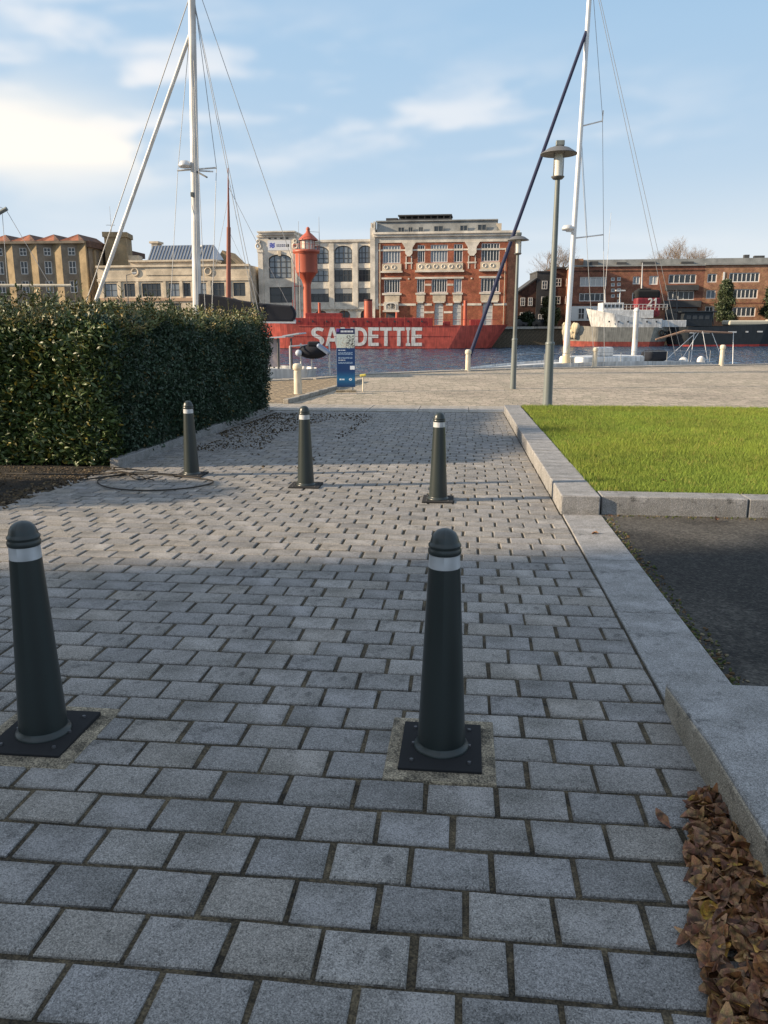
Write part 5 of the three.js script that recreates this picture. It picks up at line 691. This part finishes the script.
function car(label, u, w, col, ry = 0) { const p = far(u, w, 1.4), t = thing('parked_car', label, 'car', [p.x, p.y, p.z], YAW + ry, 'cars parked on the far quay'); const s = new THREE.Shape(); s.moveTo(-2.1, 0.3); s.lineTo(2.1, 0.3); s.lineTo(2.1, 0.8); s.lineTo(1.1, 0.95); s.lineTo(0.6, 1.45); s.lineTo(-1.2, 1.5); s.lineTo(-1.9, 1.0); s.lineTo(-2.15, 0.85); s.closePath(); mesh('body', new THREE.ExtrudeGeometry(s, { depth: 1.5, bevelEnabled: true, bevelSize: 0.08, bevelThickness: 0.1, bevelSegments: 2 }).translate(0, 0, -0.75), std({ color: C(...col), roughness: 0.3 }), t); for (const sx of [-1.3, 1.35]) for (const sz of [-0.78, 0.78]) mesh('wheel', new THREE.CylinderGeometry(0.32, 0.32, 0.2, 16).rotateX(Math.PI / 2).translate(sx, 0.32, sz), M.black, t); mesh('side_window', boxr(-1.2, 0.98, 0.55, 1.38, 0.84, 0.87), M.pane, t); }
car('dark parked car right of the red brick building', 27.2, 169, [0.02, 0.02, 0.025]); car('black parked car below the narrow slate house', 32.5, 169.5, [0.015, 0.015, 0.015], 0.1);
{ const p = far(-46.4, 150, 1.4), t = thing('street_lamp', 'thin lamp post before the cream hall across the water', 'street lamp', [p.x, p.y, p.z], YAW); mesh('pole', rod(V(0, 0, 0), V(0, 9.2, 0), 0.1, 0.07), M.lampcap, t); mesh('arm', rod(V(0, 9.1, 0), V(1.3, 9.5, 0), 0.06), M.lampcap, t); mesh('lantern', rbox(0.8, 0.2, 0.3, 1.5, 9.5, 0, 0.05), M.framewhite, t); }

// ---------- unseen block, trees and shrub placed to shade the foreground, left and behind ----------
{
  const b = building('shading_building', 'long unseen block shading the foreground from the left', [-27, -0.2, 2.0], 0); const holes = []; for (let f = 0; f < 4; f++) for (let i = 0; i < 14; i++) holes.push([2 + i * 3.6, 1.2 + f * 3.4, 3.6 + i * 3.6, 3.1 + f * 3.4]);
  const w = wall('wall', [0, 0, 54, 15], [], M.stonecream, b, 0, 0.5); w.rotation.y = -Math.PI / 2; mesh('wall', boxr(-8, 0, -0.6, 14.8, 0.02, 54), M.stonecream, b); mesh('roof', boxr(-8.3, 15, 0.3, 15.4, -0.3, 54.3), M.zinc, b);
}
for (const [label, x, z] of [['unseen autumn tree dappling the path, nearer the viewer', -13.5, -2.2], ['unseen autumn tree dappling the hedge front, beside the hedge', -17, -9.4]]) {
  const t = thing('shade_tree', label, 'tree', [x, -0.2, z]); const b = [rod(V(0, 0, 0), V(0.1, 3.2, 0), 0.19, 0.14, 10)], pts = [];
  (function grow(a, dir, L, r, d) { const e = a.clone().addScaledVector(dir, L); b.push(rod(a, e, r, r * 0.65, 6)); if (d > 1) for (let i = 0; i < 17; i++) { const f = rnd(); pts.push([a.x + (e.x - a.x) * f + rr(-0.35, 0.35), a.y + (e.y - a.y) * f + rr(-0.35, 0.35), a.z + (e.z - a.z) * f + rr(-0.35, 0.35), rr(0.7, 1.3)]); } if (d >= 3) return; for (let i = 0; i < 4; i++) grow(e.clone(), dir.clone().add(V(rr(-1, 1), rr(-0.1, 0.7), rr(-1, 1)).multiplyScalar(0.85)).normalize(), L * 0.72, r * 0.6, d + 1); })(V(0.1, 3.1, 0), V(0, 1, 0), 1.5, 0.14, 0);
  mesh('trunk', b, M.bark, t); foliage('crown', sprig(4, 0.10, 0.07, 0.1), pts, () => { const v = rr(0.6, 1.3); return C(0.22 * v, 0.13 * v, 0.03 * v); }, t);
}
{
  const t = thing('shade_shrub', 'unseen leafy shrub shading the ground left of the path', 'shrub', [-7.6, -0.2, -7.5]); const b = [], pts = []; for (let i = 0; i < 16; i++) { const a = rnd() * 6.28, l = rr(0.4, 1.1); b.push(rod(V(0, 0, 0), V(Math.cos(a) * l, rr(0.8, 1.5), Math.sin(a) * l), 0.02, 0.008, 5)); } mesh('stem', b, M.bark, t);  // unseen shrub added so its shadow falls before the hedge
  for (let i = 0; i < 2200; i++) { const a = rnd() * 6.28, c = Math.sqrt(rnd()), y = rnd(); pts.push([Math.cos(a) * c * 1.25 * Math.sqrt(1 - y * y * 0.6), 0.15 + y * 1.55, Math.sin(a) * c * 1.0 * Math.sqrt(1 - y * y * 0.6), rr(0.7, 1.2)]); } foliage('foliage', sprig(6, 0.07, 0.035, 0.08), pts, () => { const v = rr(0.6, 1.3); return C(0.06 * v, 0.085 * v, 0.025 * v); }, t);
}
scene.traverse((o) => { if (o.isMesh) { o.castShadow = true; o.receiveShadow = true; } });
renderer.render(scene, camera);
